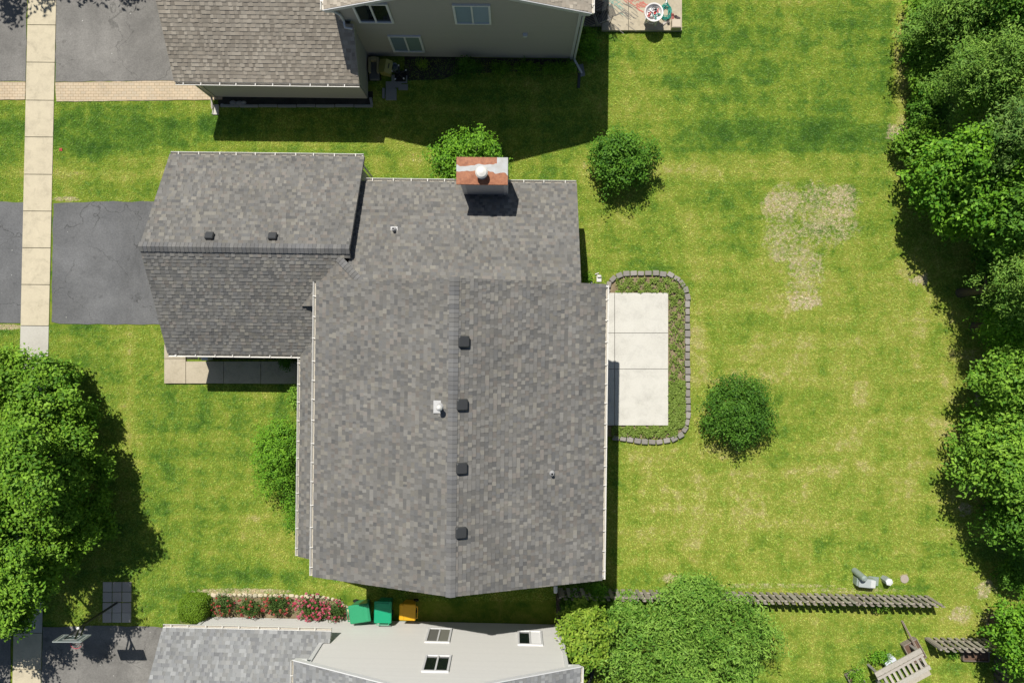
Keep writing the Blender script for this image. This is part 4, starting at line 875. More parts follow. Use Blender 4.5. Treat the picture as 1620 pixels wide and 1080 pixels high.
shrub("shrub", "large bushy green shrub against the front wall", 442, 722, 1.9, 46, 62, 13000, 0.085, BRIGHT, 470)
shrub("shrub", "leafy shrub at the lower end of the front wall, below the large one", 468, 800, 1.2, 22, 40, 3500, 0.08, BRIGHT, 475)
shrub("shrub", "small sprawling plant at the corner of the entry walk and front wall", 467, 628, 0.8, 11, 22, 900, 0.08, LIGHT, 480)
shrub("shrub", "dark shaded shrub over the entry walk", 452, 572, 0.9, 12, 14, 900, 0.07, DARK, 485)
shrub("shrub", "round dark shrub in the shaded bed of the beige house", 742, 106, 1.0, 22, 12, 1800, 0.09, DARK, 490)
shrub("shrub", "small yellow shrub beside the beige wall", 669, 103, 0.9, 8, 8, 350, 0.07, YEL, 495)
shrub("shrub", "leafy plants at the corner of the beige house beside the patio", 931, 72, 0.8, 18, 28, 2600, 0.09, BRIGHT, 500)
for i, (px, w) in enumerate(((792, 20), (832, 22), (873, 22), (898, 14))):
    shrub("bedding_plant", ("low shaded plant in the beige house's bed, %s" % ('next to the round dark shrub', 'second from the round dark shrub', 'third from the round dark shrub', 'at the house corner')[i]), px, 108, 0.45, w, 9, 1100, 0.08, MAPLE, 505 + i * 4, group="low plants along the beige wall")
shrub("shrub", "dark shrub behind the fence in the shade of the grey house corner", 905, 956, 1.5, 20, 22, 2600, 0.10, DEEP, 530)
shrub("shrub", "bushy plant at the end of the fence under the eave", 945, 938, 1.3, 16, 14, 1500, 0.10, BRIGHT, 535)
shrub("shrub", "small green plant beside the white downspout at the patio", 930, 440, 0.4, 8, 8, 350, 0.08, MAPLE, 540)
shrub("shrub", "pale leafy shrub filling the gap between the long fence and the yellow-green tree", 985, 962, 1.7, 42, 26, 6500, 0.14, WILL, 538, ratio=0.32)
shrub("shrub", "large-leaved plant clump beside the coiled pipe", 920, 1044, 1.2, 24, 18, 1100, 0.17, LIGHT, 545, ratio=0.45)
shrub("weed", "weed growing through the long fence beside the utility boxes", 1394, 958, 0.7, 12, 10, 260, 0.09, MAPLE, 550)
shrub("weed", "weed at the corner of the small wooden box by the short fence", 1508, 1033, 0.4, 9, 8, 200, 0.09, LIGHT, 555)
# clipped boxwood
x, y = G(299.5, 969, 1.0); t = thing("boxwood_hedge", "clipped rounded boxwood at the driveway corner of the rose bed", "hedge", (x, y, 0))
rng = np.random.default_rng(7); n_ = 15000
d = rng.normal(0, 1, (n_, 3)); d[:, 2] = np.abs(d[:, 2]) * 1.1; d /= np.linalg.norm(d, axis=1, keepdims=True)
k = (np.abs(d[:, 0]) ** 4 + np.abs(d[:, 1]) ** 4 + np.abs(d[:, 2]) ** 4) ** -0.25
k = k * (1 + rng.normal(0, 0.025, n_)) * (1 + 0.025 * np.sin(d[:, 0] * 9) * np.cos(d[:, 1] * 8))
P = d * k[:, None] * np.array([0.56, 0.52, 1.05]) * (1 - 0.12 * rng.random(n_) ** 2)[:, None]; P[:, 2] = np.maximum(P[:, 2], 0.03)
leaves(P, d * 1.0 + np.array([0, 0, 0.4]), 0.055, 0.6, ((0.10, 0.20, 0.012), (0.23, 0.38, 0.03)), 8, "foliage", t, (0, 0, 0))
mb = MB(); mb.tube([(0, 0, -0.03), (0.02, 0, 0.5)], [0.05, 0.02], (0.1, 0.08, 0.06), 7); mb.build("stem", "bark", t)
# roses
def rose(px, py, rx, ry, n_b, seed, lab, col):
    t = shrub("rose_bush", lab, px, py, 0.75, rx, ry, int(1300 * rx / 20), 0.07, ((0.03, 0.075, 0.012), (0.11, 0.19, 0.04)), seed, cat="rose bush", group="rose bushes in the stone-edged bed")
    rnd = random.Random(seed + 9); protos_ = []
    for k0 in range(5):
        mb = MB(); r = rnd.uniform(0.032, 0.052); c = jit(col[k0 % len(col)], rnd, 0.25)
        for lay in range(2):
            rr = r * (1 - 0.45 * lay)
            for k in range(6):
                b_ = k * 1.047 + lay * 0.5; o1 = (math.cos(b_) * rr, math.sin(b_) * rr, 0.02 * lay + rnd.uniform(-0.01, 0.01)); o2 = (math.cos(b_ + 0.9) * rr, math.sin(b_ + 0.9) * rr, 0.02 * lay + rnd.uniform(-0.01, 0.01))
                mb.face(((0, 0, 0.03 + 0.01 * lay), o1, (math.cos(b_ + .45) * rr * 1.25, math.sin(b_ + .45) * rr * 1.25, 0.01 * lay), o2), c)
        protos_.append(mb)
    made = []
    for q_ in range(n_b):
        a = rnd.uniform(0, 6.28); q = math.sqrt(rnd.random()) * 1.05; cz = 0.84 - 0.45 * q * q + rnd.uniform(-0.05, 0.05)
        if q_ < 5: o = protos_[q_].build("blossom", "petal", t); made.append(o)
        else: o = made[q_ % 5].copy(); COL.objects.link(o); o.parent = t
        o.location = (math.cos(a) * q * rx * K, math.sin(a) * q * ry * K, cz); o.rotation_euler = (rnd.uniform(-0.4, 0.4), rnd.uniform(-0.4, 0.4), a)
RED = [(0.46, 0.06, 0.05), (0.55, 0.12, 0.10), (0.40, 0.05, 0.07)]; PNK = [(0.55, 0.07, 0.14), (0.62, 0.16, 0.22), (0.45, 0.05, 0.09)]
rose(352, 956, 21, 17, 26, 600, "rose bush with scattered red blooms next to the clipped boxwood", RED)
rose(393, 961, 19, 16, 22, 610, "rose bush with few blooms, second from the boxwood", RED)
rose(436, 955, 26, 18, 34, 620, "rose bush in the middle of the rose bed", RED)
rose(494, 961, 30, 22, 95, 630, "widest rose bush, covered in crimson blooms", PNK)
rose(531, 965, 16, 17, 34, 640, "rose bush at the bin end of the bed", PNK)

# ground cover in the patio bed
def cover(name, polys, n_, cols, seed, lf=0.08, h=0.18):
    rng = np.random.default_rng(seed); pts = []
    for (x0, y0, x1, y1, w) in polys:
        m_ = int(n_ * w); px_ = rng.uniform(x0, x1, m_); py_ = rng.uniform(y0, y1, m_)
        nz_ = np.sin(px_ * 0.31 + 1.3) * np.cos(py_ * 0.27) + 0.5 * np.sin(px_ * 0.9 + py_ * 0.7); ok = nz_ > rng.normal(0.0, 0.42, m_)
        pts.append(np.stack([(px_[ok] - 810) * K, (540 - py_[ok]) * K, rng.uniform(0.02, h, ok.sum())], 1))
    P = np.concatenate(pts); o = leaves(P, np.tile([0, 0, 1.0], (len(P), 1)), lf, 0.55, cols, seed + 1, name, None, (0, 0, 0)); return tag(o, kind='stuff')
tag(cover("ground_cover", [(974, 440, 1070, 463, 1.0), (1058, 448, 1082, 475, 0.4), (1058, 475, 1082, 600, 0.8), (1058, 602, 1083, 675, 3.0), (968, 674, 1070, 690, 2.4), (1058, 602, 1083, 675, 2.0)], 3400, ((0.14, 0.24, 0.03), (0.32, 0.42, 0.09)), 700), "low green weeds and ground cover filling the bed round the patio", "ground cover")
tag(cover("ground_cover", [(300, 944, 545, 970, 1.0), (302, 541, 470, 566, 0.12)], 1500, MAPLE, 710, 0.06, 0.10), "thin weeds between the roses in the stone-edged bed", "ground cover")

# ------------------------------------------------------------------ edging, pavers
def ordn(i): return str(i) + ("th" if 10 < i % 100 < 14 else {1: "st", 2: "nd", 3: "rd"}.get(i % 10, "th"))
def along(pts, step):
    out = []; carry = 0.0
    P = [Vector((*G(*p), 0)) for p in pts]
    for a, b_ in zip(P[:-1], P[1:]):
        L = (b_ - a).length; s = carry
        while s < L: out.append((a + (b_ - a) * (s / L), math.atan2((b_ - a).y, (b_ - a).x))); s += step
        carry = s - L
    return out
protos = []
rnd = random.Random(44)
for k in range(5):
    mb = MB(); w0 = 0.282 * rnd.uniform(0.90, 1.02); dd = 0.20 * rnd.uniform(0.88, 1.10); c = jit((0.32, 0.30, 0.275), rnd, 0.18)
    mb.box(0, 0, -0.03, w0, dd, 0.17 + rnd.uniform(-0.006, 0.012), c, bev=0.018); protos.append(mb)
pp = [(960, 462), (963, 448), (972, 439), (985, 433.5), (1010, 432.5), (1040, 432.5), (1060, 435), (1075, 443), (1083, 455), (1087, 470), (1087, 530), (1087, 600), (1088, 655), (1085, 675), (1077, 687), (1062, 695), (1040, 698.5), (1010, 697), (985, 693.5), (962, 691)]
meshes = [p.build("edging_block", "cast_block") for p in protos]
for i, (p, a) in enumerate(along(pp, 0.305)):
    o = meshes[i] if i < 5 else meshes[i % 5].copy()
    if i >= 5: COL.objects.link(o)
    o.location = (p.x + rnd.uniform(-0.01, 0.01), p.y + rnd.uniform(-0.01, 0.01), 0); o.rotation_euler = (0, 0, a + rnd.uniform(-0.04, 0.04))
    tag(o, "concrete edging block of the patio bed, %s clockwise from the house wall's upper end" % ordn(i + 1), "edging block", "edging blocks round the patio bed")
meshes = []
for k in range(6):
    mb = MB(); c = jit((0.56, 0.50, 0.36), rnd, 0.18); w0 = rnd.uniform(0.15, 0.24)
    mb.box(0, 0, -0.02, w0, rnd.uniform(0.12, 0.17), rnd.uniform(0.09, 0.13), c, bev=0.03); meshes.append(mb.build("edging_stone", "cast_block"))
for i, (p, a) in enumerate(along([(290, 962), (296, 951), (306, 944.5), (320, 941), (345, 940), (420, 941), (500, 942.5), (525, 946), (540, 953), (551, 962), (557, 975)], 0.215)):
    o = meshes[i] if i < 6 else meshes[i % 6].copy()
    if i >= 6: COL.objects.link(o)
    o.location = (p.x, p.y + rnd.uniform(-0.015, 0.015), 0); o.rotation_euler = (0, 0, a + rnd.uniform(-0.3, 0.3))
    tag(o, "cream edging stone of the rose bed, %s counting from the boxwood" % ordn(i + 1), "edging stone", "cream stones edging the rose bed")
pv = []
for r_ in range(4):
    for c_ in range(3):
        mb = MB(); mb.box(0, 0, -0.02, 0.37, 0.40, 0.055, jit((0.60, 0.53, 0.46), rnd, 0.08), bev=0.008); o = mb.build("paving_slab", "cast_block")
        x, y = G(170.5 + c_ * 15.3 - r_ * 0.2, 927.5 + r_ * 16.2 + (r_ == 2) * 0.5); o.location = (x, y, 0); o.rotation_euler = (0, 0, rnd.uniform(-0.02, 0.02))
        tag(o, "square pinkish slab in the %s column, %s row of the block of pavers set in the lawn" % (('left', 'middle', 'right')[c_], ('top', 'second', 'third', 'bottom')[r_]), "paver", "pavers set in the lawn")
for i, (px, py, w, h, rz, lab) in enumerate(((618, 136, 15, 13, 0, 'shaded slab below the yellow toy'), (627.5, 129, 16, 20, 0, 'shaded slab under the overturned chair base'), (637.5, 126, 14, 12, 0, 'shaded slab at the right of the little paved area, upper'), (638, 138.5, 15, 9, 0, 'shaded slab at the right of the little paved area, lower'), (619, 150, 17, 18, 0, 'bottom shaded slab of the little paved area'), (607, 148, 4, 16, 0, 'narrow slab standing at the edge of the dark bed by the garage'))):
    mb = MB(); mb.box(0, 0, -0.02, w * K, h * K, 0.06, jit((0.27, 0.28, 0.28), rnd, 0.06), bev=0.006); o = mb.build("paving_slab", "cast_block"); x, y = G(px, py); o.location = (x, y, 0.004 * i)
    tag(o, lab, "paver", "slabs beside the beige garage")
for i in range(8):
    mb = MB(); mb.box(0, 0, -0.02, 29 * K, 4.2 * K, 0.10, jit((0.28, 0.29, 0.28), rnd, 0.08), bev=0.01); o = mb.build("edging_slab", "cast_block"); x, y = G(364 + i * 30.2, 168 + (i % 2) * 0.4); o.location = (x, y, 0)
    tag(o, "grey concrete edging slab along the beige garage's shaded bed, %s from the left" % ordn(i + 1), "edging slab", "edging slabs along the beige garage")
mb = MB(); mb.box(0, 0, -0.02, 4 * K, 12 * K, 0.10, (0.28, 0.29, 0.28), bev=0.01); o = mb.build("edging_slab", "cast_block"); o.location = (*G(587.5, 161), 0); o.rotation_euler = (0, 0, 0.2); tag(o, "short edging slab closing the bed at the garage corner", "edging slab")
# rocks in that bed
for i, (px, py, s) in enumerate(((352, 166.5, 5), (369, 163, 9), (379, 164, 10), (386, 163, 7))):
    mb = MB(); mb.lathe((0, 0, -0.02), [(s * K * 0.6, 0), (s * K * 0.62, 0.05), (s * K * 0.5, 0.09), (s * K * 0.2, 0.11)], jit((0.30, 0.31, 0.31), rnd, 0.1), 9); o = mb.build("rock", "cast_block"); o.location = (*G(px, py), 0); o.scale = (1, 0.7, 1)
    tag(o, ("pale rock at the left end of the garage bed", "pale rock, left of the touching pair", "larger pale rock between two others in the garage bed", "right-hand pale rock in the garage bed")[i], "rock", "rocks in the garage bed")

# ------------------------------------------------------------------ bins
def bin_(label, px, py, z, w, dpt, h, col, rz, hinge=True):
    x, y = G(px, py, h); t = thing("wheeled_bin", label, "bin", (x, y, 0), rz, "wheeled bins against the pale grey wall")
    b_ = MB(); b_.box(0, 0, 0.09, w * 0.92, dpt * 0.90, h - 0.14, tuple(c * 0.8 for c in col), taper=0.76, bev=0.03); b_.box(0, 0, h - 0.11, w * 0.96, dpt * 0.95, 0.05, tuple(c * 0.8 for c in col), bev=0.015); b_.build("body", "plastic", t)
    l_ = MB(); l_.box(0, 0, h - 0.06, w, dpt, 0.06, col, bev=0.028); l_.box(0, dpt * 0.32, h - 0.002, w * 0.9, dpt * 0.22, 0.022, col, bev=0.015); lid = l_.build("lid", "plastic", t)
    hd = MB(); yb = -dpt / 2 - 0.07
    for sx in (-0.34, 0.34): hd.bar((sx * w, -dpt * 0.44, h - 0.08), (sx * w, yb, h - 0.06), 0.035, 0.035, col)
    hd.tube([(-0.36 * w, yb, h - 0.06), (0.36 * w, yb, h - 0.06)], 0.016, col, 8); hd.build("handle", "plastic", t)
    for s in (-1, 1):
        wm = MB(); wm.tube([(s * w * 0.36 - 0.03, -dpt * 0.36, 0.11), (s * w * 0.36 + 0.03, -dpt * 0.36, 0.11)], 0.11, (0.02, 0.02, 0.02), 16); wm.build("wheel", "rubber", t)
    return t
bin_("green wheeled bin turned sideways next to the rose bed", 568.5, 970.5, 1.05, 0.74, 0.84, 1.06, (0.035, 0.34, 0.16), R(-90 + 8))
bin_("green wheeled bin in the middle, between the turned green one and the yellow one", 605.5, 968.5, 1.05, 0.70, 0.88, 1.06, (0.01, 0.36, 0.18), R(-1))
bin_("yellow wheeled bin, nearest the window", 644.5, 968.5, 0.98, 0.66, 0.66, 0.98, (0.78, 0.42, 0.015), R(88))

# ------------------------------------------------------------------ basketball hoop
hx, hy = G(124, 993, 2.95); t = thing("basketball_hoop", "basketball hoop with clear backboard and red rim over the shaded lower driveway", "basketball hoop", (hx, hy, 0))
BK = (0.02, 0.022, 0.022)
mb = MB(); mb.tube([(0, 0, -0.05), (0, 0, 2.6), (0, -0.02, 2.95)], 0.045, BK, 10); mb.build("pole", "painted_metal", t)
mb = MB(); mb.lathe((0, 0, 2.95), [(0.055, 0), (0.055, 0.04), (0.02, 0.06)], (0.75, 0.75, 0.72), 12); mb.build("pole_cap", "plastic", t)
bx, by = G(121, 1004.5, 2.98); bx -= hx; by -= hy; bw = 1.06
mb = MB()
for s in (-0.2, 0.2):
    mb.bar((0, 0, 2.85), (bx + s, by + 0.04, 3.45), 0.04, 0.05, BK); mb.bar((0, 0, 2.45), (bx + s, by + 0.04, 3.05), 0.04, 0.05, BK)
mb.bar((0, 0, 2.9), (bx, by + 0.04, 3.1), 0.08, 0.09, BK); mb.build("arm", "painted_metal", t)
mb = MB(); z0, z1 = 2.95, 3.62
for z in (z0, z1): mb.bar((bx - bw / 2, by, z), (bx + bw / 2, by, z), 0.035, 0.04, (0.32, 0.36, 0.35))
for s in (-1, 1): mb.bar((bx + s * bw / 2, by, z0), (bx + s * bw / 2, by, z1), 0.035, 0.04, (0.32, 0.36, 0.35))
mb.box(bx, by, z0 + 0.02, bw - 0.03, 0.02, z1 - z0 - 0.04, (0.13, 0.17, 0.17)); bb = mb.build("backboard", "plastic", t)
mk = MB()
for s in (-0.24, 0.24): mk.box(bx + s, by, z0 + 0.12, 0.05, 0.03, 0.36, (0.6, 0.62, 0.6))
for z in (z0 + 0.10, z0 + 0.46): mk.box(bx, by, z, 0.53, 0.03, 0.05, (0.6, 0.62, 0.6))
mk.box(bx - 0.43, by, z0 + 0.06, 0.06, 0.028, z1 - z0 - 0.12, (0.45, 0.47, 0.45)); mk.box(bx + 0.43, by, z0 + 0.06, 0.06, 0.028, z1 - z0 - 0.12, (0.45, 0.47, 0.45)); mk.build("marking", "plastic", bb)
mb = MB(); mb.ring((bx, by - 0.26, 3.0), 0.228, 0.012, (0.55, 0.10, 0.13), 30); mb.box(bx, by - 0.03, 2.97, 0.12, 0.06, 0.05, (0.5, 0.08, 0.08)); mb.build("rim", "painted_metal", t)
mb = MB(); rng_ = 12
for k in range(rng_):
    a = 2 * math.pi * k / rng_
    for sgn in (1, -1):
        pts = [(bx + r_ * math.cos(a + sgn * tt), by - 0.26 + r_ * math.sin(a + sgn * tt), zz) for r_, tt, zz in ((0.225, 0, 2.99), (0.17, 0.26, 2.86), (0.13, 0.5, 2.73), (0.115, 0.75, 2.6))]
        mb.tube(pts, 0.004, (0.06, 0.07, 0.08), 4, cap=False)
mb.build("net", "rubber", t)

# ------------------------------------------------------------------ fences
WOOD = (0.37, 0.335, 0.285)
def fence(label, a, b_, h, seed, spacing=0.285, bwid=0.15, posts=2.4, shadowbox=True, col=WOOD, group=None, gaps=()):
    A, B = Vector((*G(*a), 0)), Vector((*G(*b_), 0)); L = (B - A).length; t = thing("wooden_fence", label, "fence", tuple(A), math.atan2((B - A).y, (B - A).x), group); rnd = random.Random(seed)
    bd = MB(); x = 0.08; side = 1
    while x < L:
        for s in ((1, -1) if shadowbox else (1,)):
            xx = x + (0 if s > 0 else spacing / 2)
            if xx > L: continue
            hh = h * rnd.uniform(0.97, 1.03); c = jit(col, rnd, 0.22); lean = rnd.uniform(-0.012, 0.012); wd = bwid * rnd.uniform(0.9, 1.05)
            y = s * 0.05; i = len(bd.v)
            prof = [(-wd / 2, 0.04), (wd / 2, 0.04), (wd / 2, hh - 0.04), (wd / 2 - 0.035, hh), (-wd / 2 + 0.035, hh), (-wd / 2, hh - 0.04)]
            for yy in (y - 0.011, y + 0.011):
                for px_, z in prof: bd.v.append((xx + px_ + lean * z, yy, z)); bd.c.append(c)
            bd.f.append(tuple(i + k for k in range(6))); bd.f.append(tuple(i + 6 + k for k in reversed(range(6))))
            for k in range(6): bd.f.append((i + (k + 1) % 6, i + k, i + 6 + k, i + 6 + (k + 1) % 6))
        x += spacing
    bd.build("board_panel", "weathered_wood", t)
    for z in (0.28, h - 0.28):
        r_ = MB(); r_.bar((0, 0, z), (L, 0, z), 0.04, 0.085, jit(col, rnd, 0.1)); r_.build("rail", "weathered_wood", t)
    x = 0.0
    while x <= L + 0.05:
        p_ = MB(); p_.box(x, 0, -0.1, 0.09, 0.075, h + 0.02, jit(col, rnd, 0.15)); p_.build("post", "weathered_wood", t); x += posts
    return t
fence("long weathered fence of alternating boards crossing the lawn below the house", (884, 931), (1470, 943), 1.22, 801)
fence("short weathered board fence at the lower right beside the trees", (1464, 1009), (1606, 1011), 1.30, 802)
fence("narrow fence between the two houses closing the side yard", (881, 934), (883, 985), 1.1, 803, col=(0.14, 0.12, 0.10), posts=1.3)
fence("fence running down the picture from the short fence under the trees", (1574, 1013), (1573, 1100), 1.0, 804, col=(0.16, 0.145, 0.12))
# ------------------------------------------------------------------ utility boxes
UG = (0.30, 0.36, 0.33)
x, y = G(1352, 902); t = thing("utility_pedestal", "rounded grey-green pedestal leaning beside the metal cabinet", "pedestal", (x, y, 0))
mb = MB(); mb.tube([(0, 0, -0.03), (0.02, -0.04, 0.35), (0.06, -0.10, 0.80), (0.065, -0.11, 0.86)], [0.13, 0.13, 0.125, 0.07], UG, 18); mb.build("shell", "plastic", t, smooth=False)
mb = MB(); mb.ring((0.058, -0.10, 0.72), 0.127, 0.008, tuple(c * 0.8 for c in UG), 20); mb.build("collar", "plastic", t)
x, y = G(1362, 916); t = thing("utility_cabinet", "low grey-green metal cabinet with a lighter sloping lid beside the rounded pedestal", "utility box", (x, y, 0), R(-6))
mb = MB(); mb.box(0.05, -0.02, -0.02, 0.78, 0.34, 0.42, UG, bev=0.02); mb.build("cabinet_body", "painted_metal", t)
mb = MB(); mb.box(0.02, -0.02, 0.40, 0.62, 0.36, 0.10, (0.42, 0.46, 0.46), rz=0, bev=0.02); mb.box(0.28, -0.02, 0.50, 0.2, 0.30, 0.03, (0.62, 0.64, 0.62), bev=0.01); mb.build("lid", "painted_metal", t)
mb = MB(); mb.box(0.50, 0.0, -0.02, 0.42, 0.36, 0.07, (0.26, 0.32, 0.28)); mb.build("pad", "cast_block", t)
x, y = G(1398, 914.5); t = thing("utility_pedestal", "small faceted pedestal with a white top, right of the cabinet", "pedestal", (x, y, 0), R(-12))
mb = MB(); mb.lathe((0, 0, -0.02), [(0.15, 0), (0.15, 0.45), (0.13, 0.50)], (0.40, 0.44, 0.46), 6); mb.build("shell", "painted_metal", t)
mb = MB(); mb.lathe((0, 0, 0.48), [(0.155, 0), (0.15, 0.03), (0.06, 0.05)], (0.72, 0.75, 0.75), 6); mb.build("lid", "painted_metal", t)
mb = MB(); mb.lathe((0, 0, -0.01), [(0.17, 0), (0.17, 0.05), (0.15, 0.055)], (0.42, 0.36, 0.31), 20); o = mb.build("manhole_cover", "cast_block"); o.location = (*G(1430.5, 915), 0); tag(o, "round pinkish concrete lid flush in the lawn right of the utility boxes", "lid")

# ------------------------------------------------------------------ wooden bench frame with planters, lower right
x, y = G(1413, 1046); t = thing("timber_bench", "weathered slatted timber bench standing askew in the lower lawn", "bench", (x, y, 0), R(28.5))
GW = (0.50, 0.465, 0.40)
for yy, z, w in ((0.42, 0.95, 0.20), (-0.36, 0.92, 0.18), (0.22, 0.93, 0.10)):
    mb = MB(); mb.bar((-1.1, yy, z), (1.0, yy, z), w, 0.05, jit(GW, rnd, 0.08)); mb.build("beam", "weathered_wood", t)
for k in range(9):
    mb = MB(); xx = -0.82 + k * 0.215; mb.bar((xx, 0.30, 0.87), (xx + 0.02, -0.42, 0.84), 0.105, 0.03, jit(GW, rnd, 0.12)); mb.build("slat", "weathered_wood", t)
for xx in (-0.98, 0.88):
    for yy in (0.38, -0.34): mb = MB(); mb.box(xx, yy, -0.03, 0.10, 0.10, 0.93, jit((0.30, 0.29, 0.27), rnd, 0.1)); mb.build("leg", "weathered_wood", t)
mb = MB(); mb.bar((-0.7, -0.78, 0.50), (1.0, -0.78, 0.50), 0.24, 0.04, (0.48, 0.44, 0.36)); mb.bar((-0.7, -0.78, 0.24), (-0.7, -0.78, -0.03), 0.08, 0.5, GW); mb.bar((0.95, -0.78, 0.24), (0.95, -0.78, -0.03), 0.08, 0.5, GW); mb.build("seat", "weathered_wood", t)
x, y = G(1442, 1026); t = thing("planter_box", "wooden planter box of bare soil at the upper end of the timber bench", "planter", (x, y, 0), R(28.5))
def planter(t, w, d, h, col):
    mb = MB()
    for a, b_ in (((-w / 2, -d / 2), (w / 2, -d / 2)), ((w / 2, -d / 2), (w / 2, d / 2)), ((w / 2, d / 2), (-w / 2, d / 2)), ((-w / 2, d / 2), (-w / 2, -d / 2))): mb.bar((*a, h / 2), (*b_, h / 2), 0.04, h, col)
    mb.build("frame", "weathered_wood", t); mb = MB(); mb.box(0, 0, 0, w - 0.04, d - 0.04, h - 0.06, (0.16, 0.10, 0.07)); mb.build("soil_fill", "cast_block", t)
planter(t, 0.62, 0.85, 0.3, (0.27, 0.23, 0.19))
x, y = G(1540, 1034); t = thing("planter_box", "shallow wooden box against the short fence", "planter", (x, y, 0), R(-2)); planter(t, 1.05, 0.42, 0.22, (0.20, 0.16, 0.13))
x, y = G(1352, 1074); t = thing("planter_box", "weedy wooden planter at the lower left end of the timber bench", "planter", (x, y, 0), R(28.5)); planter(t, 0.55, 0.8, 0.28, (0.27, 0.24, 0.2))
shrub("weed", "weeds growing out of the lower left planter by the timber bench", 1357, 1068, 0.7, 14, 12, 700, 0.09, MAPLE, 820)
shrub("weed", "weeds behind the timber bench between the planters", 1394, 1040, 0.6, 20, 9, 800, 0.09, BRIGHT, 825)
mb = MB(); mb.box(0, 0, 0, 0.5, 0.22, 0.5, (0.66, 0.70, 0.78), bev=0.02); mb.box(0, 0.11, 0.1, 0.46, 0.02, 0.3, (0.6, 0.65, 0.72)); o = mb.build("storage_box", "plastic"); o.location = (*G(1408, 1046, 0.4), 0); o.rotation_euler = (0, 0, R(28.5)); tag(o, "white plastic box behind the timber bench", "box")
mb = MB(); A = Vector((*G(1425, 980), 0.05)); B = Vector((*G(1468, 1060, 0.9), 0.9)); mb.bar(A, B, 0.05, 0.05, (0.24, 0.19, 0.15)); mb.bar(A + Vector((0.02, 0.01, 0.06)), B + Vector((0.02, 0.01, 0.06)), 0.02, 0.03, (0.34, 0.3, 0.25)); o = mb.build("wooden_pole", "weathered_wood"); tag(o, "long thin pole leaning against the right end of the timber bench", "pole")

# ------------------------------------------------------------------ north patio furniture
PT = 0.16
x, y = G(1034.5, 19.5, 0.9); t = thing("water_table", "round white play table heaped with coloured toys on the top patio", "play table", (x, y, PT))
mb = MB(); mb.lathe((0, 0, 0.52), [(0.30, 0.0), (0.34, 0.06), (0.37, 0.19), (0.39, 0.20), (0.385, 0.225), (0.33, 0.22), (0.31, 0.17), (0.26, 0.09)], (0.74, 0.72, 0.70), 30); mb.build("basin", "plastic", t, smooth=False)
for k in range(4):
    a = k * math.pi / 2 + 0.6; mb = MB(); mb.tube([(0.26 * math.cos(a), 0.26 * math.sin(a), 0.56), (0.31 * math.cos(a), 0.31 * math.sin(a), 0.0)], 0.045, (0.68, 0.66, 0.64), 10); mb.build("leg", "plastic", t)
mb = MB(); mb.ring((0, 0, 0.18), 0.24, 0.03, (0.6, 0.6, 0.6), 20); mb.build("brace", "plastic", t)
rnd = random.Random(3); px0 = x; py0 = y
TC = [(0.7, 0.08, 0.08), (0.75, 0.73, 0.72), (0.05, 0.25, 0.22), (0.12, 0.13, 0.14), (0.65, 0.2, 0.18), (0.10, 0.35, 0.30), (0.7, 0.7, 0.72), (0.30, 0.27, 0.24)]
TN = ["red", "white", "teal", "black", "coral", "green", "pale grey", "brown"]
for k in range(14):
    a = k * 2.4; r_ = 0.055 + 0.19 * math.sqrt(k / 14); c = TC[k % 8]; mb = MB(); q = rnd.random()
    if k % 3 == 0: mb.lathe((0, 0, 0), [(0.045, 0), (0.055, 0.07), (0.05, 0.075), (0.04, 0.02)], c, 12)
    elif k % 3 == 1: mb.box(0, 0, 0, 0.14, 0.06, 0.06, c, rz=a, bev=0.012)
    else: mb.tube([(-0.08, 0, 0.03), (0, 0.03, 0.05), (0.09, 0.0, 0.04)], 0.022, c, 8)
    o = mb.build("bath_toy", "plastic"); o.location = (px0 + r_ * math.cos(a), py0 + r_ * math.sin(a), PT + 0.61 + 0.02 * (k % 3)); o.rotation_euler = (0, 0, q * 6)
    tag(o, "small %s %s heaped in the round white play table" % (TN[k % 8], ("cup", "block", "bent stick")[k % 3]), "toy", "toys in the play table")
mb = MB(); cols = (0.05, 0.33, 0.26)
pts = []
for k in range(150):
    a = k * 0.42; r_ = 0.17 + 0.03 * math.sin(k * 0.9) + 0.04 * math.sin(k * 0.23); pts.append((r_ * math.cos(a) * 1.0 + 0.02 * math.sin(k), r_ * math.sin(a) * 1.6, 0.02 + 0.0006 * k + 0.01 * math.sin(k * 1.7)))
pts += [(0.1 - 0.02 * k, 0.35 + 0.03 * k, 0.03) for k in range(20)]
mb.tube(pts, 0.012, cols, 6); o = mb.build("garden_hose", "rubber"); o.location = (*G(1053, 20, PT), PT); tag(o, "green garden hose coiled beside the round play table", "hose")
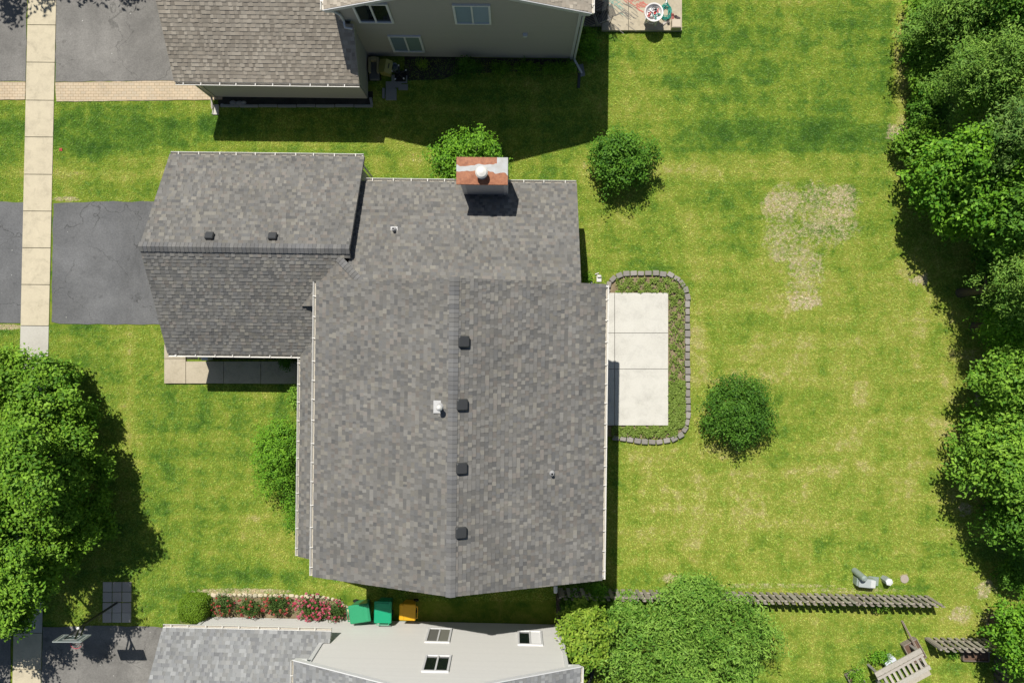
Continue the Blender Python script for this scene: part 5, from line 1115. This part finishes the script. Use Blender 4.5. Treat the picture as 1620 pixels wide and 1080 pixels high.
for (a0, c0, col, nm, lab, sd) in (((963, 2), (1, 1), (0.22, 0.42, 0.36), "patio_scribble", "teal chalk scribble at the left of the top patio", 1), ((1002, 5), (1, 1), (0.62, 0.20, 0.16), "patio_scribble", "red chalk scribble on the top patio", 2), ((980, 24), (1, 1), (0.25, 0.24, 0.22), "patio_scribble", "thin dark lines scribbled across the top patio", 3)):  # teal and red chalk, plus a set of thin dark lines
    rr = random.Random(sd); mb = MB(); X0, Y0 = G(*a0)
    n_l = (26, 46, 26)[sd - 1]
    for k in range(n_l):
        sx = rr.uniform(-0.45, 0.45); sy = -sx * 0.7 + rr.uniform(-0.25, 0.25); L_ = rr.uniform(0.15, 0.6 if sd == 3 else 0.35); an = -0.65 + rr.uniform(-0.15, 0.15) + (1.2 if rr.random() < 0.25 else 0)
        if sd == 3: sx, sy = sx * 1.3, rr.uniform(-0.5, 0.45)
        p0 = Vector((sx, sy, 0.001 * k / n_l)); p1 = p0 + Vector((math.cos(an) * L_, math.sin(an) * L_, 0)); dd = (p1 - p0).normalized(); pr_ = Vector((-dd.y, dd.x, 0)) * (0.007 if sd == 3 else 0.011)
        mb.face((p0 - pr_, p1 - pr_, p1 + pr_, p0 + pr_), col)
    o = mb.build(nm, "cast_block"); o.location = (X0, Y0, PT + 0.004 + 0.003 * sd); tag(o, lab, "chalk drawing")
mb = MB(); mb.tube([(0, 0, 0.04), (0.10, 0.42, 0.06)], [0.035, 0.02], (0.75, 0.73, 0.72), 10); o = mb.build("toy_bat", "plastic"); o.location = (*G(1052, 12, PT), PT); tag(o, "white plastic bat lying on the hose at the top patio", "bat")
mb = MB(); mb.box(0, 0, 0, 0.38, 0.34, 0.30, (0.50, 0.42, 0.32), bev=0.01); mb.box(0, 0, 0.30, 0.30, 0.28, 0.01, (0.55, 0.47, 0.36)); o = mb.build("storage_box", "plastic"); o.location = (*G(1070, 38, 0.4), PT); tag(o, "tan box standing on the corner of the top patio", "box")
for i, (px, py, c, lab) in enumerate(((1064, 27, (0.35, 0.10, 0.09), 'maroon slipper, left of the pair by the patio box'), (1071, 28, (0.08, 0.06, 0.06), 'black slipper, right of the pair by the patio box'), (1050, 38, (0.5, 0.45, 0.4), 'cream slipper beside the round play table'), (1057, 35, (0.12, 0.10, 0.09), 'dark slipper below the coiled hose'))):
    mb = MB(); mb.box(0, 0, 0, 0.10, 0.27, 0.035, c, bev=0.012); mb.tube([(-0.05, 0.05, 0.03), (0, 0.08, 0.08), (0.05, 0.05, 0.03)], 0.018, c, 6); o = mb.build("slipper", "rubber"); o.location = (*G(px, py, PT), PT); o.rotation_euler = (0, 0, i * 1.1); tag(o, lab, "slipper", "slippers on the top patio")
def chair(label, px, py, rz, zz=0.12):
    x, y = G(px, py, 0.4); t = thing("patio_chair", label, "chair", (x, y, zz), rz, "dark patio chairs by the beige house")
    C_ = (0.035, 0.037, 0.04)
    mb = MB()
    for k in range(8): mb.bar((-0.24, -0.22 + k * 0.063, 0.42), (0.24, -0.22 + k * 0.063, 0.42), 0.045, 0.015, C_)
    mb.build("seat", "painted_metal", t); mb = MB()
    for k in range(8): mb.bar((-0.24, 0.26 + k * 0.02, 0.48 + k * 0.06), (0.24, 0.26 + k * 0.02, 0.48 + k * 0.06), 0.015, 0.045, C_)
    mb.build("backrest", "painted_metal", t)
    for sx in (-0.26, 0.26):
        for sy in (-0.24, 0.26): mb = MB(); mb.tube([(sx, sy, 0), (sx, sy, 0.42 if sy < 0 else 0.95)], 0.014, C_, 6); mb.build("leg", "painted_metal", t)
        mb = MB(); mb.tube([(sx, -0.26, 0.42), (sx, -0.26, 0.64), (sx, 0.26, 0.66)], 0.016, (0.30, 0.28, 0.26), 6); mb.build("armrest", "painted_metal", t)
chair("dark slatted patio chair tucked against the corner of the beige house", 943, 12, R(160)); chair("dark patio chair at the edge of the sunlit patio", 953, 30, R(-70), 0.14); chair("dark patio chair nearest the beige house in the shade", 930, 34, R(20))
# toys by the beige garage
YT = (0.42, 0.38, 0.12)
x, y = G(592, 108, 0.3); t = thing("ride_on_toy", "cream and grey ride-on toy truck squeezed against the garage wall", "toy truck", (x, y, 0))
mb = MB(); mb.box(0, 0, 0.16, 0.42, 0.95, 0.14, (0.12, 0.13, 0.13), bev=0.03); mb.build("chassis", "plastic", t)
for s in (-1, 1): mb = MB(); mb.box(s * 0.17, 0.08, 0.30, 0.09, 0.62, 0.22, (0.42, 0.37, 0.2), bev=0.02); mb.build("side_panel", "plastic", t)
mb = MB(); mb.box(0, 0.32, 0.30, 0.26, 0.16, 0.24, (0.42, 0.37, 0.2), bev=0.02); mb.build("cab", "plastic", t)
for sx in (-1, 1):
    for sy in (-0.34, 0.3): mb = MB(); mb.tube([(sx * 0.20, sy, 0.11), (sx * 0.25, sy, 0.11)], 0.11, (0.02, 0.02, 0.02), 14); mb.build("wheel", "rubber", t)
x, y = G(610, 107, 0.4); t = thing("toy_house", "faded yellow plastic toy house with a pitched top", "toy house", (x, y, 0), R(-10))
mb = MB(); mb.box(0, 0, 0, 0.44, 0.46, 0.48, YT, bev=0.02); mb.build("wall", "plastic", t)
mb = MB(); mb.face([(-0.27, -0.27, 0.48), (0.03, -0.27, 0.68), (0.03, 0.27, 0.68), (-0.27, 0.27, 0.48)], (0.33, 0.34, 0.09)); mb.face([(0.03, -0.27, 0.68), (0.28, -0.27, 0.50), (0.28, 0.27, 0.50), (0.03, 0.27, 0.68)], (0.46, 0.42, 0.15)); mb.face([(-0.27, -0.25, 0.48), (0.28, -0.25, 0.5), (0.03, -0.25, 0.68)], YT); mb.face([(-0.27, 0.25, 0.48), (0.03, 0.25, 0.68), (0.28, 0.25, 0.5)], YT); mb.build("roof", "plastic", t)
mb = MB(); mb.box(0.16, 0.02, 0.59, 0.05, 0.2, 0.03, (0.15, 0.15, 0.08)); mb.build("window", "plastic", t)
x, y = G(624, 106, 0.2); mb = MB(); mb.lathe((0, 0, 0), [(0.12, 0), (0.15, 0.22), (0.15, 0.26), (0.12, 0.25), (0.10, 0.08)], (0.30, 0.36, 0.38), 18); o = mb.build("bucket", "plastic"); o.location = (x, y, 0); tag(o, "pale blue-grey bucket between the toy house and the chair base", "bucket")
x, y = G(632, 117, 0.35); t = thing("swivel_chair", "upturned black swivel chair with white castors on the shaded slabs", "chair", (x, y, 0))
mb = MB(); mb.box(0, 0, 0, 0.46, 0.44, 0.09, (0.015, 0.016, 0.017), bev=0.03); mb.build("seat", "rubber", t); mb = MB(); mb.tube([(0, 0, 0.09), (0, 0, 0.38)], 0.03, BK, 10); mb.build("stem", "painted_metal", t)
for k in range(5):
    a = R(90 + 72 * k + 4); mb = MB(); mb.bar((0, 0, 0.40), (0.30 * math.cos(a), 0.30 * math.sin(a), 0.44), 0.06, 0.04, BK); lg = mb.build("leg", "painted_metal", t)
    mb = MB(); mb.tube([(0.27 * math.cos(a), 0.27 * math.sin(a), 0.47), (0.33 * math.cos(a), 0.33 * math.sin(a), 0.47)], 0.026, (0.8, 0.8, 0.8), 10); mb.build("castor", "plastic", lg)
# drain parts, pipe coil, small things
mb = MB(); mb.tube([(0, 0.3, 0.08), (0.03, 0, 0.06), (0.0, -0.55, 0.05)], 0.06, (0.055, 0.065, 0.07), 10)
for k in range(16): mb.ring((0.018, 0, 0), 0.0001, 0.0001, (0.05, 0.05, 0.05), 3, tseg=3) if False else None
o = mb.build("drain_pipe", "rubber"); o.location = (*G(915, 119), 0); tag(o, "black drain pipe leading from the corner of the beige house onto the grass", "pipe")
mb = MB(); mb.box(0, 0, 0, 0.22, 0.5, 0.05, (0.30, 0.32, 0.33), taper=1.0, bev=0.01)
mb.box(-0.1, 0, 0.05, 0.02, 0.48, 0.05, (0.3, 0.32, 0.33)); mb.box(0.1, 0, 0.05, 0.02, 0.48, 0.05, (0.3, 0.32, 0.33)); o = mb.build("splash_block", "cast_block"); o.location = (*G(919.5, 112), 0); o.rotation_euler = (0, 0, 0.2); tag(o, "grey splash block beside the black drain pipe", "splash block")
mb = MB(); mb.box(0, 0, 0, 0.26, 0.42, 0.05, (0.6, 0.58, 0.52), bev=0.01)
for s in (-1, 1): mb.bar((s * 0.05, 0.2, 0.07), (s * 0.12, -0.2, 0.07), 0.025, 0.05, (0.6, 0.58, 0.52))
o = mb.build("splash_block", "cast_block"); o.location = (*G(341.5, 174), 0); tag(o, "pale splash block at the driveway corner of the beige garage", "splash block")
x, y = G(932, 1063, 0.2); mb = MB(); pts = []
for k in range(140): a = k * 0.26; r_ = 0.50 - 0.0012 * k; pts.append((r_ * 0.85 * math.cos(a), r_ * math.sin(a), 0.06 + 0.0034 * k))
mb.tube(pts, 0.05, (0.03, 0.032, 0.034), 8); o = mb.build("pipe_coil", "rubber"); o.location = (x - 0.25, y - 0.05, 0); tag(o, "coil of black corrugated pipe at the corner of the pale grey house", "pipe coil")
mb = MB(); mb.box(0, 0, 0, 0.20, 0.26, 0.06, (0.74, 0.72, 0.68), bev=0.01); mb.box(0, 0.1, 0.05, 0.16, 0.1, 0.1, (0.74, 0.72, 0.68), bev=0.02); o = mb.build("splash_block", "plastic"); o.location = (*G(947.5, 441), 0); tag(o, "white splash block at the patio's upper corner", "splash block")
mb = MB(); mb.bar((-0.08, 0, 0.05), (0.08, 0.06, 0.05), 0.03, 0.04, (0.74, 0.7, 0.66)); mb.bar((-0.06, 0.02, 0.02), (0.06, -0.02, 0.02), 0.02, 0.03, (0.7, 0.6, 0.5)); o = mb.build("wood_offcut", "weathered_wood"); o.location = (*G(944, 434), 0); tag(o, "pale stick lying on the grass above the white splash block", "stick")
x, y = G(879, 932, 1.3); t = thing("garden_post", "post with a white cap where the side-yard fence meets the long fence", "post", (x, y, 0))
mb = MB(); mb.box(0, 0, -0.03, 0.12, 0.12, 1.3, (0.25, 0.22, 0.19)); mb.build("post", "weathered_wood", t); mb = MB(); mb.box(0, 0, 1.27, 0.15, 0.30, 0.08, (0.76, 0.76, 0.76), bev=0.03); mb.build("cap", "plastic", t)
mb = MB(); mb.box(0, 0, 0, 0.22, 0.18, 0.62, (0.66, 0.65, 0.6), bev=0.015); mb.box(0, 0, 0.62, 0.26, 0.22, 0.03, (0.7, 0.7, 0.68), bev=0.01); o = mb.build("planter_pillar", "cast_block"); o.location = (*G(327.5, 565.5, 0.4), 0); tag(o, "white square pillar in the bed at the front of the garage", "pillar")
x, y = G(97, 237); t = thing("pinwheel", "small red plastic toy lying on the lawn beside the sidewalk", "toy", (x, y, 0))
for k in range(4):
    a = k * 1.57 + 0.4; mb = MB(); mb.face(((0, 0, 0.05), (0.085 * math.cos(a), 0.085 * math.sin(a), 0.07), (0.07 * math.cos(a + 0.8), 0.07 * math.sin(a + 0.8), 0.03)), (0.60, 0.05, 0.07)); mb.face(((0, 0, 0.05), (0.07 * math.cos(a + 0.8), 0.07 * math.sin(a + 0.8), 0.03), (0.05 * math.cos(a + 1.2), 0.05 * math.sin(a + 1.2), 0.06)), (0.7, 0.25, 0.28)); mb.build("blade", "plastic", t)
mb = MB(); mb.lathe((0, 0, 0), [(0.05, 0), (0.055, 0.1), (0.05, 0.17), (0.02, 0.18)], (0.75, 0.62, 0.35), 12); o = mb.build("garden_rock", "cast_block"); o.location = (*G(545, 958), 0); o.scale = (1.6, 1.4, 1); tag(o, "rounded cream boulder at the bin end of the rose bed, upper", "rock")
o2 = o.copy(); COL.objects.link(o2); o2.location = (*G(552, 963), 0); o2.scale = (1.2, 1.3, 0.9); tag(o2, "rounded cream boulder against the turned green bin", "rock")
x, y = G(310 + 18, 962); mb = MB(); mb.box(0, 0, 0, 0.13, 0.9, 0.10, (0.66, 0.60, 0.52), bev=0.01); mb.box(0, 0.2, 0.09, 0.07, 0.2, 0.03, (0.6, 0.5, 0.45), bev=0.01); o = mb.build("downspout_extension", "painted_metal"); o.location = (x, y + 0.05, 0); tag(o, "white downspout extension lying across the rose bed by the boxwood", "downspout")

# ------------------------------------------------------------------ grass blades
rng = np.random.default_rng(99)
NB = 430000
px = rng.uniform(-15, 1635, NB); py = rng.uniform(-15, 1095, NB)
excl = [(-20, 317, 330, 515), (-20, -20, 420, 160), (-20, 988, 420, 1100), (261, 545, 520, 608), (930, 463, 1057, 673), (951, -20, 1079, 51), (900, -20, 952, 44), (958, 436, 1090, 699), (288, 940, 560, 990),
        (162, 919, 209, 985), (305, 250, 560, 545), (560, 320, 905, 545), (560, 300, 905, 900), (520, 420, 930, 860), (420, -20, 905, 95), (345, 60, 590, 171), (330, 985, 880, 1100), (600, 950, 878, 990), (603, 110, 646, 160)]
ok = np.ones(NB, bool)
for x0, y0, x1, y1 in excl: ok &= ~((px > x0) & (px < x1) & (py > y0) & (py < y1))
ok &= ~((px > 45.5 - 24.5 / 1080 * py) & (px < 88.5 - 24.5 / 1080 * py))
px, py = px[ok], py[ok]; n_ = len(px)
B = np.stack([(px - 810) * K, (540 - py) * K, np.full(n_, 0.0)], 1)
a = rng.uniform(0, 2 * np.pi, n_); ln = rng.uniform(0.05, 0.11, n_); hgt = rng.uniform(0.025, 0.055, n_); w = rng.uniform(0.018, 0.038, n_)
dx, dy = np.cos(a), np.sin(a)
tip = B + np.stack([dx * ln, dy * ln, hgt], 1); s = np.stack([-dy * w, dx * w, np.zeros(n_)], 1) * 0.5
V = np.stack([B - s, B + s, tip], 1).reshape(-1, 3); F = np.arange(n_ * 3).reshape(n_, 3)
tone = np.exp(rng.normal(0.06, 0.11, n_))[:, None] * (1 + rng.normal(0, 0.06, (n_, 3))) * np.array([1.0, 1.0, 1.15])
straw = rng.random(n_) < 0.005; tone[straw] *= np.array([1.45, 1.12, 2.2])
C = np.repeat(tone, 3, axis=0)
g = np_mesh("grass", V, F, C, "grass_blade"); tag(g, "short mown lawn grass, green mixed with yellow patches", "grass", kind='stuff')
